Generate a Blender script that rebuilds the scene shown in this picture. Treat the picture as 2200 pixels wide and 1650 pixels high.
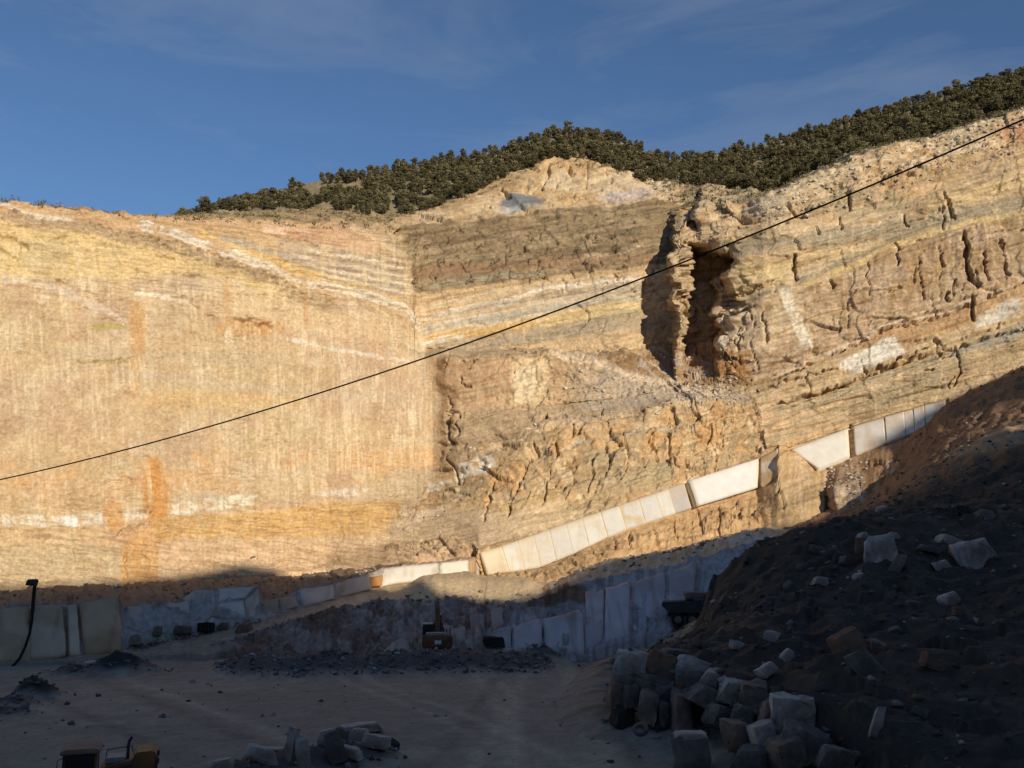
import bpy, bmesh, math, random
import numpy as np
from mathutils import Vector, Matrix, Euler

# ------------------------------------------------------------------ scene, camera, sky, sun, exposure
S = bpy.context.scene
for o in list(bpy.data.objects):
    bpy.data.objects.remove(o)
COL = S.collection
RAD = math.radians

HFOV = RAD(58.0)
FOC = 1100.0 / math.tan(HFOV / 2)          # focal length in the photo's pixels
PITCH = math.atan((1167 - 825) / FOC)
CAMZ = 11.0
cam_d = bpy.data.cameras.new('camera')
cam = bpy.data.objects.new('camera', cam_d)
COL.objects.link(cam)
cam.location = (0, 0, CAMZ)
cam.rotation_euler = (math.pi / 2 + PITCH, 0, 0)
cam_d.sensor_fit = 'HORIZONTAL'
cam_d.angle = HFOV
cam_d.clip_start = 0.3
cam_d.clip_end = 6000
S.camera = cam

SUN_EL, SUN_AZ = RAD(18.5), RAD(26.0)       # azimuth measured from straight behind the camera towards the right
LX, LY, LZ = (math.sin(SUN_AZ) * math.cos(SUN_EL), -math.cos(SUN_AZ) * math.cos(SUN_EL), math.sin(SUN_EL))
world = bpy.data.worlds.new('World')
S.world = world
world.use_nodes = True
nt = world.node_tree
nt.nodes.clear()
wo = nt.nodes.new('ShaderNodeOutputWorld')
bg = nt.nodes.new('ShaderNodeBackground')
sky = nt.nodes.new('ShaderNodeTexSky')
sky.sky_type = 'NISHITA'
sky.sun_disc = False
sky.sun_elevation = SUN_EL
sky.sun_rotation = math.pi - SUN_AZ
sky.altitude = 900
sky.air_density = 1.0
sky.dust_density = 0.1
sky.ozone_density = 4.6
bg.inputs['Strength'].default_value = 0.1
# thin high cirrus: a stretched noise over the sky direction
tc = nt.nodes.new('ShaderNodeTexCoord')
mp = nt.nodes.new('ShaderNodeMapping')
mp.inputs['Rotation'].default_value = (0.0, 0.35, 0.2)
mp.inputs['Scale'].default_value = (1.3, 1.0, 5.5)
ns = nt.nodes.new('ShaderNodeTexNoise')
ns.inputs['Scale'].default_value = 2.3
ns.inputs['Detail'].default_value = 7
ns.inputs['Roughness'].default_value = 0.62
ns.inputs['Distortion'].default_value = 0.6
rp = nt.nodes.new('ShaderNodeMapRange')
rp.inputs['From Min'].default_value = 0.48
rp.inputs['From Max'].default_value = 0.85
rp.inputs['To Max'].default_value = 0.26
mx = nt.nodes.new('ShaderNodeMix')
mx.data_type = 'RGBA'
mx.inputs['B'].default_value = (4.4, 4.6, 5.0, 1)
nt.links.new(tc.outputs['Generated'], mp.inputs['Vector'])
nt.links.new(mp.outputs['Vector'], ns.inputs['Vector'])
nt.links.new(ns.outputs['Fac'], rp.inputs['Value'])
nt.links.new(rp.outputs['Result'], mx.inputs['Factor'])
nt.links.new(sky.outputs['Color'], mx.inputs['A'])
nt.links.new(mx.outputs['Result'], bg.inputs['Color'])
nt.links.new(bg.outputs['Background'], wo.inputs['Surface'])

sun_d = bpy.data.lights.new('sun', 'SUN')
sun_d.energy = 4.75
sun_d.angle = RAD(0.5)
sun_d.color = (1.0, 0.9, 0.73)
sun = bpy.data.objects.new('sun', sun_d)
COL.objects.link(sun)
sun.rotation_euler = Vector((LX, LY, LZ)).to_track_quat('Z', 'Y').to_euler()
sun.location = (60, -60, 120)

S.view_settings.view_transform = 'Standard'
S.view_settings.look = 'None'
S.view_settings.exposure = 0.0
S.view_settings.gamma = 1.0
S.view_settings.use_curve_mapping = False
S.render.engine = 'CYCLES'
S.cycles.use_denoising = True
S.cycles.max_bounces = 7
S.cycles.diffuse_bounces = 4

# ------------------------------------------------------------------ helpers
rng = np.random.default_rng(11)
random.seed(5)
CP, SP = math.cos(PITCH), math.sin(PITCH)


def P(px, py, d):
    """World point seen at photo pixel (px, py) standing d metres ahead of the viewpoint."""
    px, py, d = np.broadcast_arrays(np.asarray(px, float), np.asarray(py, float), np.asarray(d, float))
    a, b = (px - 1100) / FOC, (825 - py) / FOC
    vy, vz = CP - b * SP, SP + b * CP
    s = d / vy
    return np.stack([a * s, d, CAMZ + vz * s], -1)


def proj(p):
    x, y, z = p[..., 0], p[..., 1], p[..., 2] - CAMZ
    w = y * CP + z * SP
    u = -y * SP + z * CP
    return 1100 + FOC * x / w, 825 - FOC * u / w


TAB = rng.random((256, 256)).astype(np.float32)


def vn(x, y, s=0):
    x = np.asarray(x, np.float32) + 17.37 * s
    y = np.asarray(y, np.float32) + 9.71 * s
    xi, yi = np.floor(x), np.floor(y)
    fx, fy = x - xi, y - yi
    fx = fx * fx * (3 - 2 * fx)
    fy = fy * fy * (3 - 2 * fy)
    xi, yi = xi.astype(np.int32), yi.astype(np.int32)
    x0, x1, y0, y1 = xi & 255, (xi + 1) & 255, yi & 255, (yi + 1) & 255
    a = TAB[y0, x0] * (1 - fx) + TAB[y0, x1] * fx
    b = TAB[y1, x0] * (1 - fx) + TAB[y1, x1] * fx
    return a * (1 - fy) + b * fy


def fbm(x, y, o=4, s=0, g=0.5):
    t, a, n = 0, 1.0, 0
    for k in range(o):
        t = t + a * vn(x * 2.03 ** k, y * 2.03 ** k, s + 3 * k)
        n += a
        a *= g
    return t / n


def ridge(x, y, o=4, s=0):
    t, a, n = 0, 1.0, 0
    for k in range(o):
        t = t + a * (1 - np.abs(2 * vn(x * 2.1 ** k, y * 2.1 ** k, s + 5 * k) - 1))
        n += a
        a *= 0.5
    return t / n


def cells(x, y, s=0, jit=0.9):
    """Cell noise: per point the nearest seed's three random numbers, the offset to it and the border distance."""
    x = np.asarray(x, np.float32)
    y = np.asarray(y, np.float32)
    xi, yi = np.floor(x).astype(np.int32), np.floor(y).astype(np.int32)
    b1 = np.full(x.shape, 9e9, np.float32)
    b2 = b1.copy()
    ix, iy = np.zeros_like(xi), np.zeros_like(yi)
    ddx, ddy = np.zeros_like(x), np.zeros_like(x)
    for j in (-1, 0, 1):
        for i in (-1, 0, 1):
            cx, cy = xi + i, yi + j
            sx = cx + 0.5 + jit * (TAB[(cy + 31 * s) & 255, cx & 255] - 0.5)
            sy = cy + 0.5 + jit * (TAB[(cy + 31 * s + 77) & 255, (cx + 13) & 255] - 0.5)
            dx, dy = x - sx, y - sy
            dd = dx * dx + dy * dy
            m = dd < b1
            b2 = np.where(m, b1, np.minimum(b2, dd))
            b1 = np.where(m, dd, b1)
            ix, iy = np.where(m, cx, ix), np.where(m, cy, iy)
            ddx, ddy = np.where(m, dx, ddx), np.where(m, dy, ddy)
    r1 = TAB[(iy + 5 * s + 100) & 255, (ix + 41) & 255]
    r2 = TAB[(iy + 5 * s + 151) & 255, (ix + 91) & 255]
    r3 = TAB[(iy + 5 * s + 201) & 255, (ix + 141) & 255]
    return r1, r2, r3, ddx, ddy, np.sqrt(b2) - np.sqrt(b1)


def facet(x, y, s=0, tilt=0.9):
    r1, r2, r3, dx, dy, e = cells(x, y, s)
    return (r1 - 0.5) + tilt * ((r2 - 0.5) * dx + (r3 - 0.5) * dy) * 2, e, r1


def sm(a, b, x):
    t = np.clip((x - a) / (b - a), 0, 1)
    return t * t * (3 - 2 * t)


def ip(x, pts, k=1):
    q = np.array(pts, float)
    return np.interp(x, q[:, 0], q[:, k]).astype(np.float32) if np.ndim(x) == 2 else np.interp(x, q[:, 0], q[:, k])


def tag(o, label=None, cat=None, group=None, kind=None):
    if label: o['label'] = label
    if cat: o['category'] = cat
    if group: o['group'] = group
    if kind: o['kind'] = kind
    return o


def link(name, me, mat=None, parent=None):
    o = bpy.data.objects.new(name, me)
    COL.objects.link(o)
    if mat is not None and me is not None and not me.materials:
        me.materials.append(mat)
    if parent is not None:
        o.parent = parent
    return o


def empty(name, loc=(0, 0, 0), rz=0.0):
    o = bpy.data.objects.new(name, None)
    o.empty_display_size = 0.3
    COL.objects.link(o)
    o.location = loc
    o.rotation_euler = (0, 0, rz)
    return o


def np_mesh(name, V, Fq, colr=None, smooth=False):
    """Mesh from arrays: V (n,3), Fq (m,3|4)."""
    V = np.ascontiguousarray(V, np.float32)
    Fq = np.ascontiguousarray(Fq, np.int32)
    me = bpy.data.meshes.new(name)
    n, k = Fq.shape
    me.vertices.add(len(V))
    me.vertices.foreach_set('co', V.ravel())
    me.loops.add(n * k)
    me.loops.foreach_set('vertex_index', Fq.ravel())
    me.polygons.add(n)
    me.polygons.foreach_set('loop_start', np.arange(0, n * k, k, dtype=np.int32))
    me.polygons.foreach_set('loop_total', np.full(n, k, np.int32))
    me.update(calc_edges=True)
    if colr is not None:
        at = me.color_attributes.new('Col', 'FLOAT_COLOR', 'POINT')
        c4 = np.ones((len(V), 4), np.float32)
        c4[:, :3] = np.clip(colr, 0.005, 0.95)
        at.data.foreach_set('color', c4.ravel())
    if smooth:
        me.polygons.foreach_set('use_smooth', np.ones(n, bool))
    return me


def grid_faces(nr, nc):
    i = np.arange(nr * nc).reshape(nr, nc)
    return np.stack([i[:-1, :-1], i[:-1, 1:], i[1:, 1:], i[1:, :-1]], -1).reshape(-1, 4)


def sub_mesh(name, V, Fq, C, fmask):
    f = Fq[fmask]
    u, inv = np.unique(f, return_inverse=True)
    return np_mesh(name, V[u], inv.reshape(f.shape), C[u])


# ------------------------------------------------------------------ materials
def mat_new(name):
    m = bpy.data.materials.new(name)
    m.use_nodes = True
    n = m.node_tree
    b = n.nodes['Principled BSDF']
    b.inputs['Roughness'].default_value = 0.9
    b.inputs['Specular IOR Level'].default_value = 0.15
    return m, n, b


def noisy(name, colr, var=0.35, scale=3.0, bump=0.3, rough=0.9, detail=6, attr=False, bdist=0.1, spec=0.15, metal=0.0, tint=None):
    """Base colour (constant or the mesh's own colour attribute) with grain and fine relief."""
    m, n, b = mat_new(name)
    tcn = n.nodes.new('ShaderNodeTexCoord')
    no = n.nodes.new('ShaderNodeTexNoise')
    no.inputs['Scale'].default_value = scale
    no.inputs['Detail'].default_value = detail
    no.inputs['Roughness'].default_value = 0.65
    n.links.new(tcn.outputs['Object'], no.inputs['Vector'])
    mr = n.nodes.new('ShaderNodeMapRange')
    mr.inputs['From Min'].default_value = 0.25
    mr.inputs['From Max'].default_value = 0.75
    mr.inputs['To Min'].default_value = 1 - var
    mr.inputs['To Max'].default_value = 1 + var
    n.links.new(no.outputs['Fac'], mr.inputs['Value'])
    mul = n.nodes.new('ShaderNodeVectorMath')
    mul.operation = 'SCALE'
    if attr:
        at = n.nodes.new('ShaderNodeAttribute')
        at.attribute_name = 'Col'
        src = at.outputs['Color']
        n.links.new(src, mul.inputs[0])
    elif tint is not None:
        n2 = n.nodes.new('ShaderNodeTexNoise')
        n2.inputs['Scale'].default_value = scale * 0.35
        n2.inputs['Detail'].default_value = 4
        n.links.new(tcn.outputs['Object'], n2.inputs['Vector'])
        cr = n.nodes.new('ShaderNodeMapRange')
        cr.inputs['From Min'].default_value = 0.42
        cr.inputs['From Max'].default_value = 0.62
        n.links.new(n2.outputs['Fac'], cr.inputs['Value'])
        mm = n.nodes.new('ShaderNodeMix')
        mm.data_type = 'RGBA'
        mm.inputs['A'].default_value = (*colr, 1)
        mm.inputs['B'].default_value = (*tint, 1)
        n.links.new(cr.outputs['Result'], mm.inputs['Factor'])
        n.links.new(mm.outputs['Result'], mul.inputs[0])
    else:
        mul.inputs[0].default_value = colr
    n.links.new(mr.outputs['Result'], mul.inputs['Scale'])
    n.links.new(mul.outputs['Vector'], b.inputs['Base Color'])
    if bump:
        bp = n.nodes.new('ShaderNodeBump')
        bp.inputs['Strength'].default_value = bump
        bp.inputs['Distance'].default_value = bdist
        n.links.new(no.outputs['Fac'], bp.inputs['Height'])
        n.links.new(bp.outputs['Normal'], b.inputs['Normal'])
    b.inputs['Roughness'].default_value = rough
    b.inputs['Specular IOR Level'].default_value = spec
    b.inputs['Metallic'].default_value = metal
    return m


M_ROCK = noisy('rock', None, 0.3, 2.1, 0.7, attr=True, bdist=0.25)
M_SOIL = noisy('soil', None, 0.25, 2.5, 0.5, attr=True, bdist=0.12)
M_MARBLE = noisy('marble', None, 0.07, 1.1, 0.2, 0.8, attr=True, bdist=0.06)
M_LEAF = noisy('pine_needles', None, 0.3, 2.0, 0.0, attr=True)
M_BARK = noisy('bark', (0.11, 0.08, 0.055), 0.3, 8, 0.4)
M_SPALE = noisy('pale_stone', (0.50, 0.42, 0.35), 0.35, 1.8, 0.6, tint=(0.26, 0.20, 0.155), bdist=0.08)
M_STAN = noisy('tan_stone', (0.27, 0.18, 0.125), 0.3, 2.0, 0.6, tint=(0.15, 0.115, 0.09), bdist=0.08)
M_SGREY = noisy('grey_stone', (0.19, 0.155, 0.125), 0.35, 2.0, 0.6, tint=(0.1, 0.08, 0.065), bdist=0.08)
M_SRUST = noisy('rusty_stone', (0.22, 0.11, 0.06), 0.3, 2.0, 0.6, tint=(0.16, 0.11, 0.08), bdist=0.08)
M_SDARK = noisy('dark_stone', (0.04, 0.036, 0.032), 0.3, 2.0, 0.6, bdist=0.08)
M_YEL = noisy('worn_yellow_paint', (0.22, 0.1, 0.03), 0.3, 2.2, 0.1, 0.6, spec=0.3, tint=(0.12, 0.07, 0.035))
M_YDUST = noisy('dusty_yellow_paint', (0.3, 0.18, 0.125), 0.25, 2.0, 0.1, 0.8, tint=(0.22, 0.16, 0.12))
M_ORNG = noisy('worn_orange_paint', (0.24, 0.09, 0.03), 0.3, 2.0, 0.1, 0.7, tint=(0.13, 0.075, 0.045))
M_BLK = noisy('black_rubber', (0.022, 0.021, 0.02), 0.3, 8, 0.3, 0.85)
M_STEEL = noisy('dark_steel', (0.045, 0.043, 0.042), 0.35, 4, 0.15, 0.6, spec=0.3)
M_GREYM = noisy('grey_metal', (0.3, 0.29, 0.28), 0.2, 4, 0.1, 0.6, spec=0.3)
M_WHITE = noisy('white_paint', (0.7, 0.7, 0.68), 0.1, 5, 0.05, 0.6)
M_WOOD = noisy('pole_wood', (0.13, 0.09, 0.06), 0.3, 6, 0.3)
mg, ng, bgm = mat_new('cab_glass')
bgm.inputs['Base Color'].default_value = (0.012, 0.014, 0.016, 1)
bgm.inputs['Roughness'].default_value = 0.12
bgm.inputs['Specular IOR Level'].default_value = 0.5
M_GLASS = mg


# ------------------------------------------------------------------ the quarry wall: one lofted sheet, cut into its faces
# rails run from the foot of the rock to beyond the wooded ridge: (photo x, photo y, metres ahead)
F0 = [(-320, 1262, 128), (0, 1264, 140), (270, 1252, 146), (550, 1238, 154), (700, 1226, 158), (830, 1212, 152), (980, 1197, 149),
      (1022, 1192, 148), (1030, 1246, 146), (1177, 1252, 141), (1302, 1210, 145), (1470, 1181, 150), (1574, 1152, 152), (1640, 1140, 152), (1672, 1134, 150),
      (1740, 1124, 149), (1768, 1118, 149), (1778, 1112, 152), (1800, 1112, 144), (1850, 1106, 143), (1950, 1080, 140), (2200, 1000, 130), (2520, 900, 120)]
M0 = [(-320, 1250, 130), (0, 1252, 141.5), (270, 1238, 147), (550, 1226, 155), (700, 1214, 160), (830, 1198, 155), (980, 1186, 151),
      (1022, 1183, 148.8), (1030, 1237, 146.3), (1076, 1231, 147), (1160, 1219, 149), (1228, 1191, 150.5), (1315, 1148, 152), (1433, 1108, 155),
      (1497, 1088, 157), (1628, 1048, 159), (1640, 1044, 157), (1668, 1034, 154.5), (1674, 985, 156), (1692, 972, 158), (1725, 992, 158.5), (1762, 1013, 159), (1776, 1003, 160), (1830, 979, 160), (2028, 905, 154), (2200, 850, 150), (2520, 760, 142)]
M1 = [(-320, 1236, 130.5), (0, 1238, 142), (270, 1222, 148), (550, 1205, 156), (700, 1190, 162), (830, 1170, 161), (980, 1160, 154.5),
      (1022, 1168, 150), (1030, 1187, 147), (1066, 1177, 148), (1228, 1120, 152), (1433, 1050, 156.5), (1477, 1034, 158), (1632, 983, 160.5), (1660, 966, 160), (1676, 961, 160),
      (1692, 965, 161.5), (1823, 919, 161.5), (1981, 872, 157), (2028, 860, 155.5), (2200, 803, 151), (2520, 720, 143)]
R1 = [(-320, 1035, 134), (0, 1045, 145.5), (550, 1020, 160), (830, 1005, 173), (930, 998, 176.5), (955, 985, 175), (985, 962, 172), (1080, 950, 168),
      (1150, 915, 166.5), (1270, 905, 165), (1400, 882, 164.5), (1480, 864, 165), (1560, 862, 165), (1640, 878, 164), (1700, 862, 163), (1900, 798, 159), (2050, 752, 155.5), (2200, 708, 152), (2520, 630, 145)]
R2 = [(-320, 950, 134.8), (0, 960, 146), (550, 930, 161), (830, 920, 174.5), (930, 905, 178), (948, 898, 177), (980, 888, 174), (1100, 880, 170.5), (1190, 876, 170),
      (1300, 862, 169.5), (1400, 850, 169), (1480, 843, 168.5), (1560, 838, 167.5), (1640, 815, 165.5), (1700, 792, 164.5), (1900, 706, 160), (2050, 665, 156.8), (2200, 605, 153.5), (2520, 520, 146)]
R3 = [(-320, 760, 137), (0, 770, 147.5), (550, 760, 163), (830, 762, 178), (905, 768, 184), (940, 772, 182), (960, 772, 178.5), (1050, 768, 175.5), (1180, 760, 174.5),
      (1250, 775, 172), (1330, 800, 172), (1420, 824, 171.5), (1480, 832, 170.5), (1560, 812, 169), (1600, 780, 167.5), (1640, 740, 166.5), (1700, 700, 165.5), (1900, 620, 161), (2050, 570, 158), (2200, 520, 154.5), (2520, 420, 147)]
R4 = [(-320, 735, 137.3), (0, 745, 147.8), (550, 735, 163.5), (830, 740, 178.6), (905, 750, 187), (915, 752, 188), (1050, 754, 187), (1180, 756, 185.5), (1260, 762, 184.5),
      (1330, 760, 183.5), (1340, 758, 184), (1375, 752, 186.5), (1446, 748, 187.5), (1455, 747, 174.6), (1461, 746, 174.4), (1470, 745, 188), (1537, 728, 188), (1548, 721, 172),
      (1600, 712, 169.3), (1640, 690, 167), (1700, 650, 166), (1900, 575, 161.8), (2050, 525, 158.5), (2200, 475, 155), (2520, 380, 147.6)]
RM = [(-320, 560, 139.5), (0, 570, 150), (550, 590, 166), (700, 610, 174), (830, 625, 181.5), (886, 628, 187.5), (892, 630, 191), (1050, 612, 190.5), (1200, 592, 188.5),
      (1375, 572, 185), (1384, 560, 188), (1400, 552, 188.5), (1442, 542, 188.5), (1453, 538, 177.8), (1480, 534, 177.2), (1490, 540, 190), (1563, 552, 190), (1576, 552, 173.2),
      (1640, 545, 169.5), (1700, 525, 168), (1900, 490, 164.5), (2050, 420, 161), (2200, 375, 157.5), (2520, 270, 150)]
R5 = [(-320, 420, 143), (0, 431, 153), (60, 434, 154.5), (130, 440, 157), (200, 454, 159), (260, 460, 160), (400, 470, 164), (560, 472, 170), (700, 480, 177), (810, 482, 183), (850, 490, 188.5), (872, 487, 194), (900, 484, 199.5), (1050, 470, 200),
      (1200, 452, 199), (1300, 440, 198), (1400, 432, 197), (1450, 436, 198), (1500, 448, 198), (1512, 450, 185), (1535, 448, 184), (1560, 450, 181.5), (1600, 444, 179.5), (1640, 428, 176), (1680, 418, 173.5), (1740, 388, 172.5), (1790, 370, 172),
      (1830, 342, 171), (1920, 318, 169.5), (2000, 304, 168), (2060, 282, 167), (2200, 243, 163), (2520, 140, 156)]
R6 = [(-320, 490, 190), (0, 490, 195), (300, 490, 200), (390, 473, 200), (470, 461, 202), (560, 462, 204), (640, 458, 207), (690, 447, 208), (760, 456, 210), (820, 471, 208), (850, 468, 210), (950, 440, 216), (1050, 400, 220), (1130, 362, 223),
      (1170, 348, 224), (1215, 342, 225), (1290, 350, 224), (1350, 370, 221), (1380, 384, 218), (1440, 394, 214), (1560, 408, 207), (1640, 419, 199), (1680, 412, 190), (1740, 384, 186),
      (1830, 337, 183), (1920, 313, 182), (2000, 300, 180), (2200, 238, 174), (2520, 135, 168)]
R8 = [(-320, 560, 285), (0, 560, 285), (300, 540, 285), (400, 488, 285), (450, 458, 285), (590, 424, 287), (700, 396, 288), (860, 374, 290), (1000, 352, 292), (1140, 314, 296), (1240, 296, 298),
      (1340, 322, 298), (1440, 356, 300), (1480, 352, 310), (1560, 338, 312), (1640, 322, 310), (1870, 258, 300), (2020, 218, 290), (2200, 170, 275), (2520, 70, 260)]
R8 = [(x, y - 4 - 6 * min(max((x - 400) / 400, 0), 1), d) for x, y, d in R8]
R9 = [(x, y + 130, d + 110) for x, y, d in R8]
# just above that the second recess is roofed over by broken rock
RM2 = [(x, y - 14, d + .4) for x, y, d in RM if x < 1450] + [(1455, 522, 178.2), (1480, 518, 177.8), (1500, 520, 179.5), (1530, 528, 178), (1556, 534, 176), (1576, 537, 174.6)] + [(x, y - 12, d + .4) for x, y, d in RM if x > 1600]
RAILS = [F0, M0, M1, R1, R2, R3, R4, RM, RM2, R5, R6, R8, R9]
ROWS = [26, 34, 96, 40, 62, 30, 96, 9, 88, 58, 46, 5]
SECV = [0, 1, 2, 3, 4, 5, 6, 7, 7.1, 8, 9, 10, 11]


def loft(rails, rows, px, secv=None):
    secv = secv or list(range(len(rails)))
    pts = [P(px, ip(px, r, 1), ip(px, r, 2)) for r in rails]
    out, sec = [], []
    for k in range(len(rows)):
        for t in np.arange(rows[k]) / rows[k]:
            out.append(pts[k] * (1 - t) + pts[k + 1] * t)
            sec.append(secv[k] * (1 - t) + secv[k + 1] * t)
    out.append(pts[-1])
    sec.append(secv[-1])
    return np.stack(out), np.array(sec)


def grid_normals(G):
    du = np.gradient(G, axis=1)
    dv = np.gradient(G, axis=0)
    n = np.cross(du, dv)
    n /= np.linalg.norm(n, axis=-1, keepdims=True) + 1e-9
    return n


def blur_px(A, w):
    k = np.ones(w) / w
    pad = np.pad(A, [(0, 0), (w // 2, w - 1 - w // 2)] + [(0, 0)] * (A.ndim - 2), mode='edge')
    c = np.cumsum(np.concatenate([np.zeros_like(pad[:, :1]), pad], 1), 1)
    return (c[:, w:] - c[:, :-w]) / w


GX = np.unique(np.concatenate([np.arange(-320, -40, 8.0), np.arange(-40, 2240, 2.5), np.arange(2240, 2521, 8.0), np.arange(1438, 1580, 1.1), np.arange(882, 894, .8)]))
G, SEC = loft(RAILS, ROWS, GX, SECV)
NR, NC = G.shape[:2]
bw = (sm(2.02, 2.3, SEC) * sm(3.0, 2.75, SEC))[:, None] * (sm(870, 950, GX) * sm(1260, 1150, GX))[None]
G = G * (1 - bw[..., None]) + blur_px(blur_px(G, 45), 45) * bw[..., None]
PX, PY = (q.astype(np.float32) for q in proj(G))
SV = np.repeat(SEC[:, None], NC, 1).astype(np.float32)
# traced outlines wander a little
WX = PX + 7 * (fbm(PX / 34, PY / 34, 4, 1) - 0.5) * 2
WY = PY + 5.0 * (fbm(PX / 30, PY / 22, 4, 2) - 0.5) * 2 + 2.2 * (vn(PX / 5, PY / 5, 3) - .5)

GY = G[..., 1].astype(np.float32)
UX = PX + 7.0 * (GY - 165)
UY = PY + 5.0 * (GY - 165) * sm(3.0, 3.1, SV) * sm(6.0, 5.95, SV)
corner_x = ip(PY, [(470, 826), (490, 862), (570, 880), (630, 891), (690, 902), (750, 913), (770, 930), (900, 946), (1000, 945), (1100, 900), (1180, 830), (1300, 830)])
LEFT = sm(6, -6, WX - corner_x) * (SV < 8.02)
right_x = ip(PY, [(400, 1510), (450, 1502), (540, 1446), (750, 1448), (760, 1560), (830, 1610), (980, 1650), (1150, 1690)])
RIGHT = sm(-6, 6, WX - right_x) * (SV < 9)
MID = np.clip(1 - LEFT - RIGHT, 0, 1)
UP = sm(8.0, 8.04, SV)
CUT = UP * sm(9.02, 9.0, SV) * sm(826, 850, PX) * sm(1500, 1440, PX)
BACK = MID * sm(6.0, 6.02, SV) * (1 - UP)
BENCH = MID * sm(3.0, 3.1, SV) * sm(6.0, 5.9, SV) * sm(940, 960, PX)

C = np.zeros(G.shape, np.float32)
DISP = np.zeros(G.shape[:2])


def put(m, c, op=1.0):
    global C
    w = np.clip(m * op, 0, 1).astype(np.float32)[..., None]
    C = C * (1 - w) + np.array(c, np.float32) * w


def tint(m, f):
    global C
    C = C * (1 + (np.array(f) - 1) * np.clip(m, 0, 1)[..., None])


def area(top, bot, soft=3.0, xs=None, xsoft=6):
    """Mask between two traced lines."""
    yt, yb = ip(WX, top), ip(WX, bot)
    x0, x1 = (max(top[0][0], bot[0][0]), min(top[-1][0], bot[-1][0])) if xs is None else xs
    return sm(-soft, soft, WY - yt) * sm(-soft, soft, yb - WY) * sm(x0 - xsoft, x0 + xsoft, WX) * sm(x1 + xsoft, x1 - xsoft, WX)


def line(pts, th, soft=1.6, brk=0.0, s=0):
    """Mask of a traced bed of thickness th, its edge ragged and broken where brk > 0."""
    y = ip(WX, pts)
    t = th * (0.55 + 0.9 * vn(PX / 28, PY / 60, 40 + s))
    m = sm(-soft, soft, t / 2 - np.abs(WY - y)) * sm(pts[0][0] - 8, pts[0][0] + 8, WX) * sm(pts[-1][0] + 8, pts[-1][0] - 8, WX)
    if brk:
        m = m * sm(brk - 0.1, brk + 0.1, fbm(PX / 22, PY / 14, 3, 60 + s))
    return m * (.72 + .28 * sm(.36, .58, fbm(PX / 8, PY / 3.2, 2, 120 + s)))


def blob(cx, cy, rx, ry, soft=0.35):
    q = np.sqrt(((WX - cx) / rx) ** 2 + ((WY - cy) / ry) ** 2)
    return sm(1 + soft, 1 - soft, q)


def crack(pts, w=3.0, depth=1.0, s=0):
    """A joint in the rock: a groove along a traced line (any direction)."""
    global DISP
    q = np.array(pts, float)
    x0, x1 = q[:, 0].min() - 25, q[:, 0].max() + 25
    y0, y1 = q[:, 1].min() - 25, q[:, 1].max() + 25
    sel = (PX > x0) & (PX < x1) & (PY > y0) & (PY < y1) & (SV < 9.05)
    if not sel.any():
        return
    X_, Y_ = PX[sel], PY[sel]
    x = X_ + 9 * (fbm(X_ / 16, Y_ / 16, 3, 90 + s) - .5) * 2
    y = Y_ + 7 * (fbm(X_ / 15, Y_ / 15, 3, 95 + s) - .5) * 2
    best = np.full(x.shape, 1e9)
    for a, b in zip(q[:-1], q[1:]):
        ab = b - a
        t = np.clip(((x - a[0]) * ab[0] + (y - a[1]) * ab[1]) / (ab @ ab), 0, 1)
        best = np.minimum(best, np.hypot(x - a[0] - t * ab[0], y - a[1] - t * ab[1]))
    ww = w * (0.35 + 1.1 * vn(X_ / 11, Y_ / 11, 99 + s))
    DISP[sel] -= depth * sm(ww, ww * 0.35, best)


# ---- base colours of the rock units (limestone and marl, dry)
lo = fbm(PX / 190, PY / 130, 4, 5)
mi = fbm(PX / 55, PY / 40, 4, 6)
fi = fbm(UX / 9, UY / 7, 3, 7)
tan, gold, orange, pink, cream, white = (.50, .335, .185), (.53, .365, .17), (.50, .275, .105), (.50, .325, .21), (.56, .42, .27), (.64, .57, .46)
brown, olive, grey, dkbrown, rust = (.33, .215, .115), (.31, .25, .15), (.37, .32, .255), (.235, .165, .092), (.38, .19, .08)
put(np.ones_like(PX), tan)
put(LEFT, (.50, .35, .20))
put(LEFT * sm(.5, .62, lo), (.50, .375, .21), .6)
put(LEFT * sm(.5, .38, lo), (.46, .32, .21), .7)
put(LEFT * sm(930, 1060, PY), (.52, .355, .19), .6)
put(LEFT * sm(.54, .66, fbm(PX / 70, PY / 40, 4, 31)), (.44, .29, .18), .55)
put(LEFT * sm(.54, .66, fbm(PX / 60, PY / 50, 4, 32)), (.56, .44, .28), .5)
put(RIGHT, (.47, .315, .17))
put(RIGHT * sm(.5, .6, lo), (.45, .325, .185), .8)
put(RIGHT * sm(.48, .38, lo), (.46, .285, .14), .8)
put(RIGHT * sm(.56, .68, fbm(PX / 60, (PY + .38 * PX) / 24, 4, 83)), (.34, .245, .135), .6)
put(RIGHT * sm(.56, .68, fbm(PX / 50, (PY + .38 * PX) / 20, 4, 84)), (.56, .37, .19), .6)
put(MID, (.48, .315, .165))
put(MID * sm(.5, .6, mi), (.42, .305, .18), .8)
put(MID * sm(.45, .36, mi), (.5, .33, .17), .8)
put(MID * sm(.55, .66, fbm(PX / 34, PY / 26, 4, 80)), (.50, .28, .115), .6)
put(MID * sm(.56, .66, fbm(PX / 26, PY / 22, 4, 81)), (.60, .46, .29), .65)
put(MID * sm(.57, .66, fbm(PX / 22, PY / 22, 4, 82)), (.31, .225, .13), .6)

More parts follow.
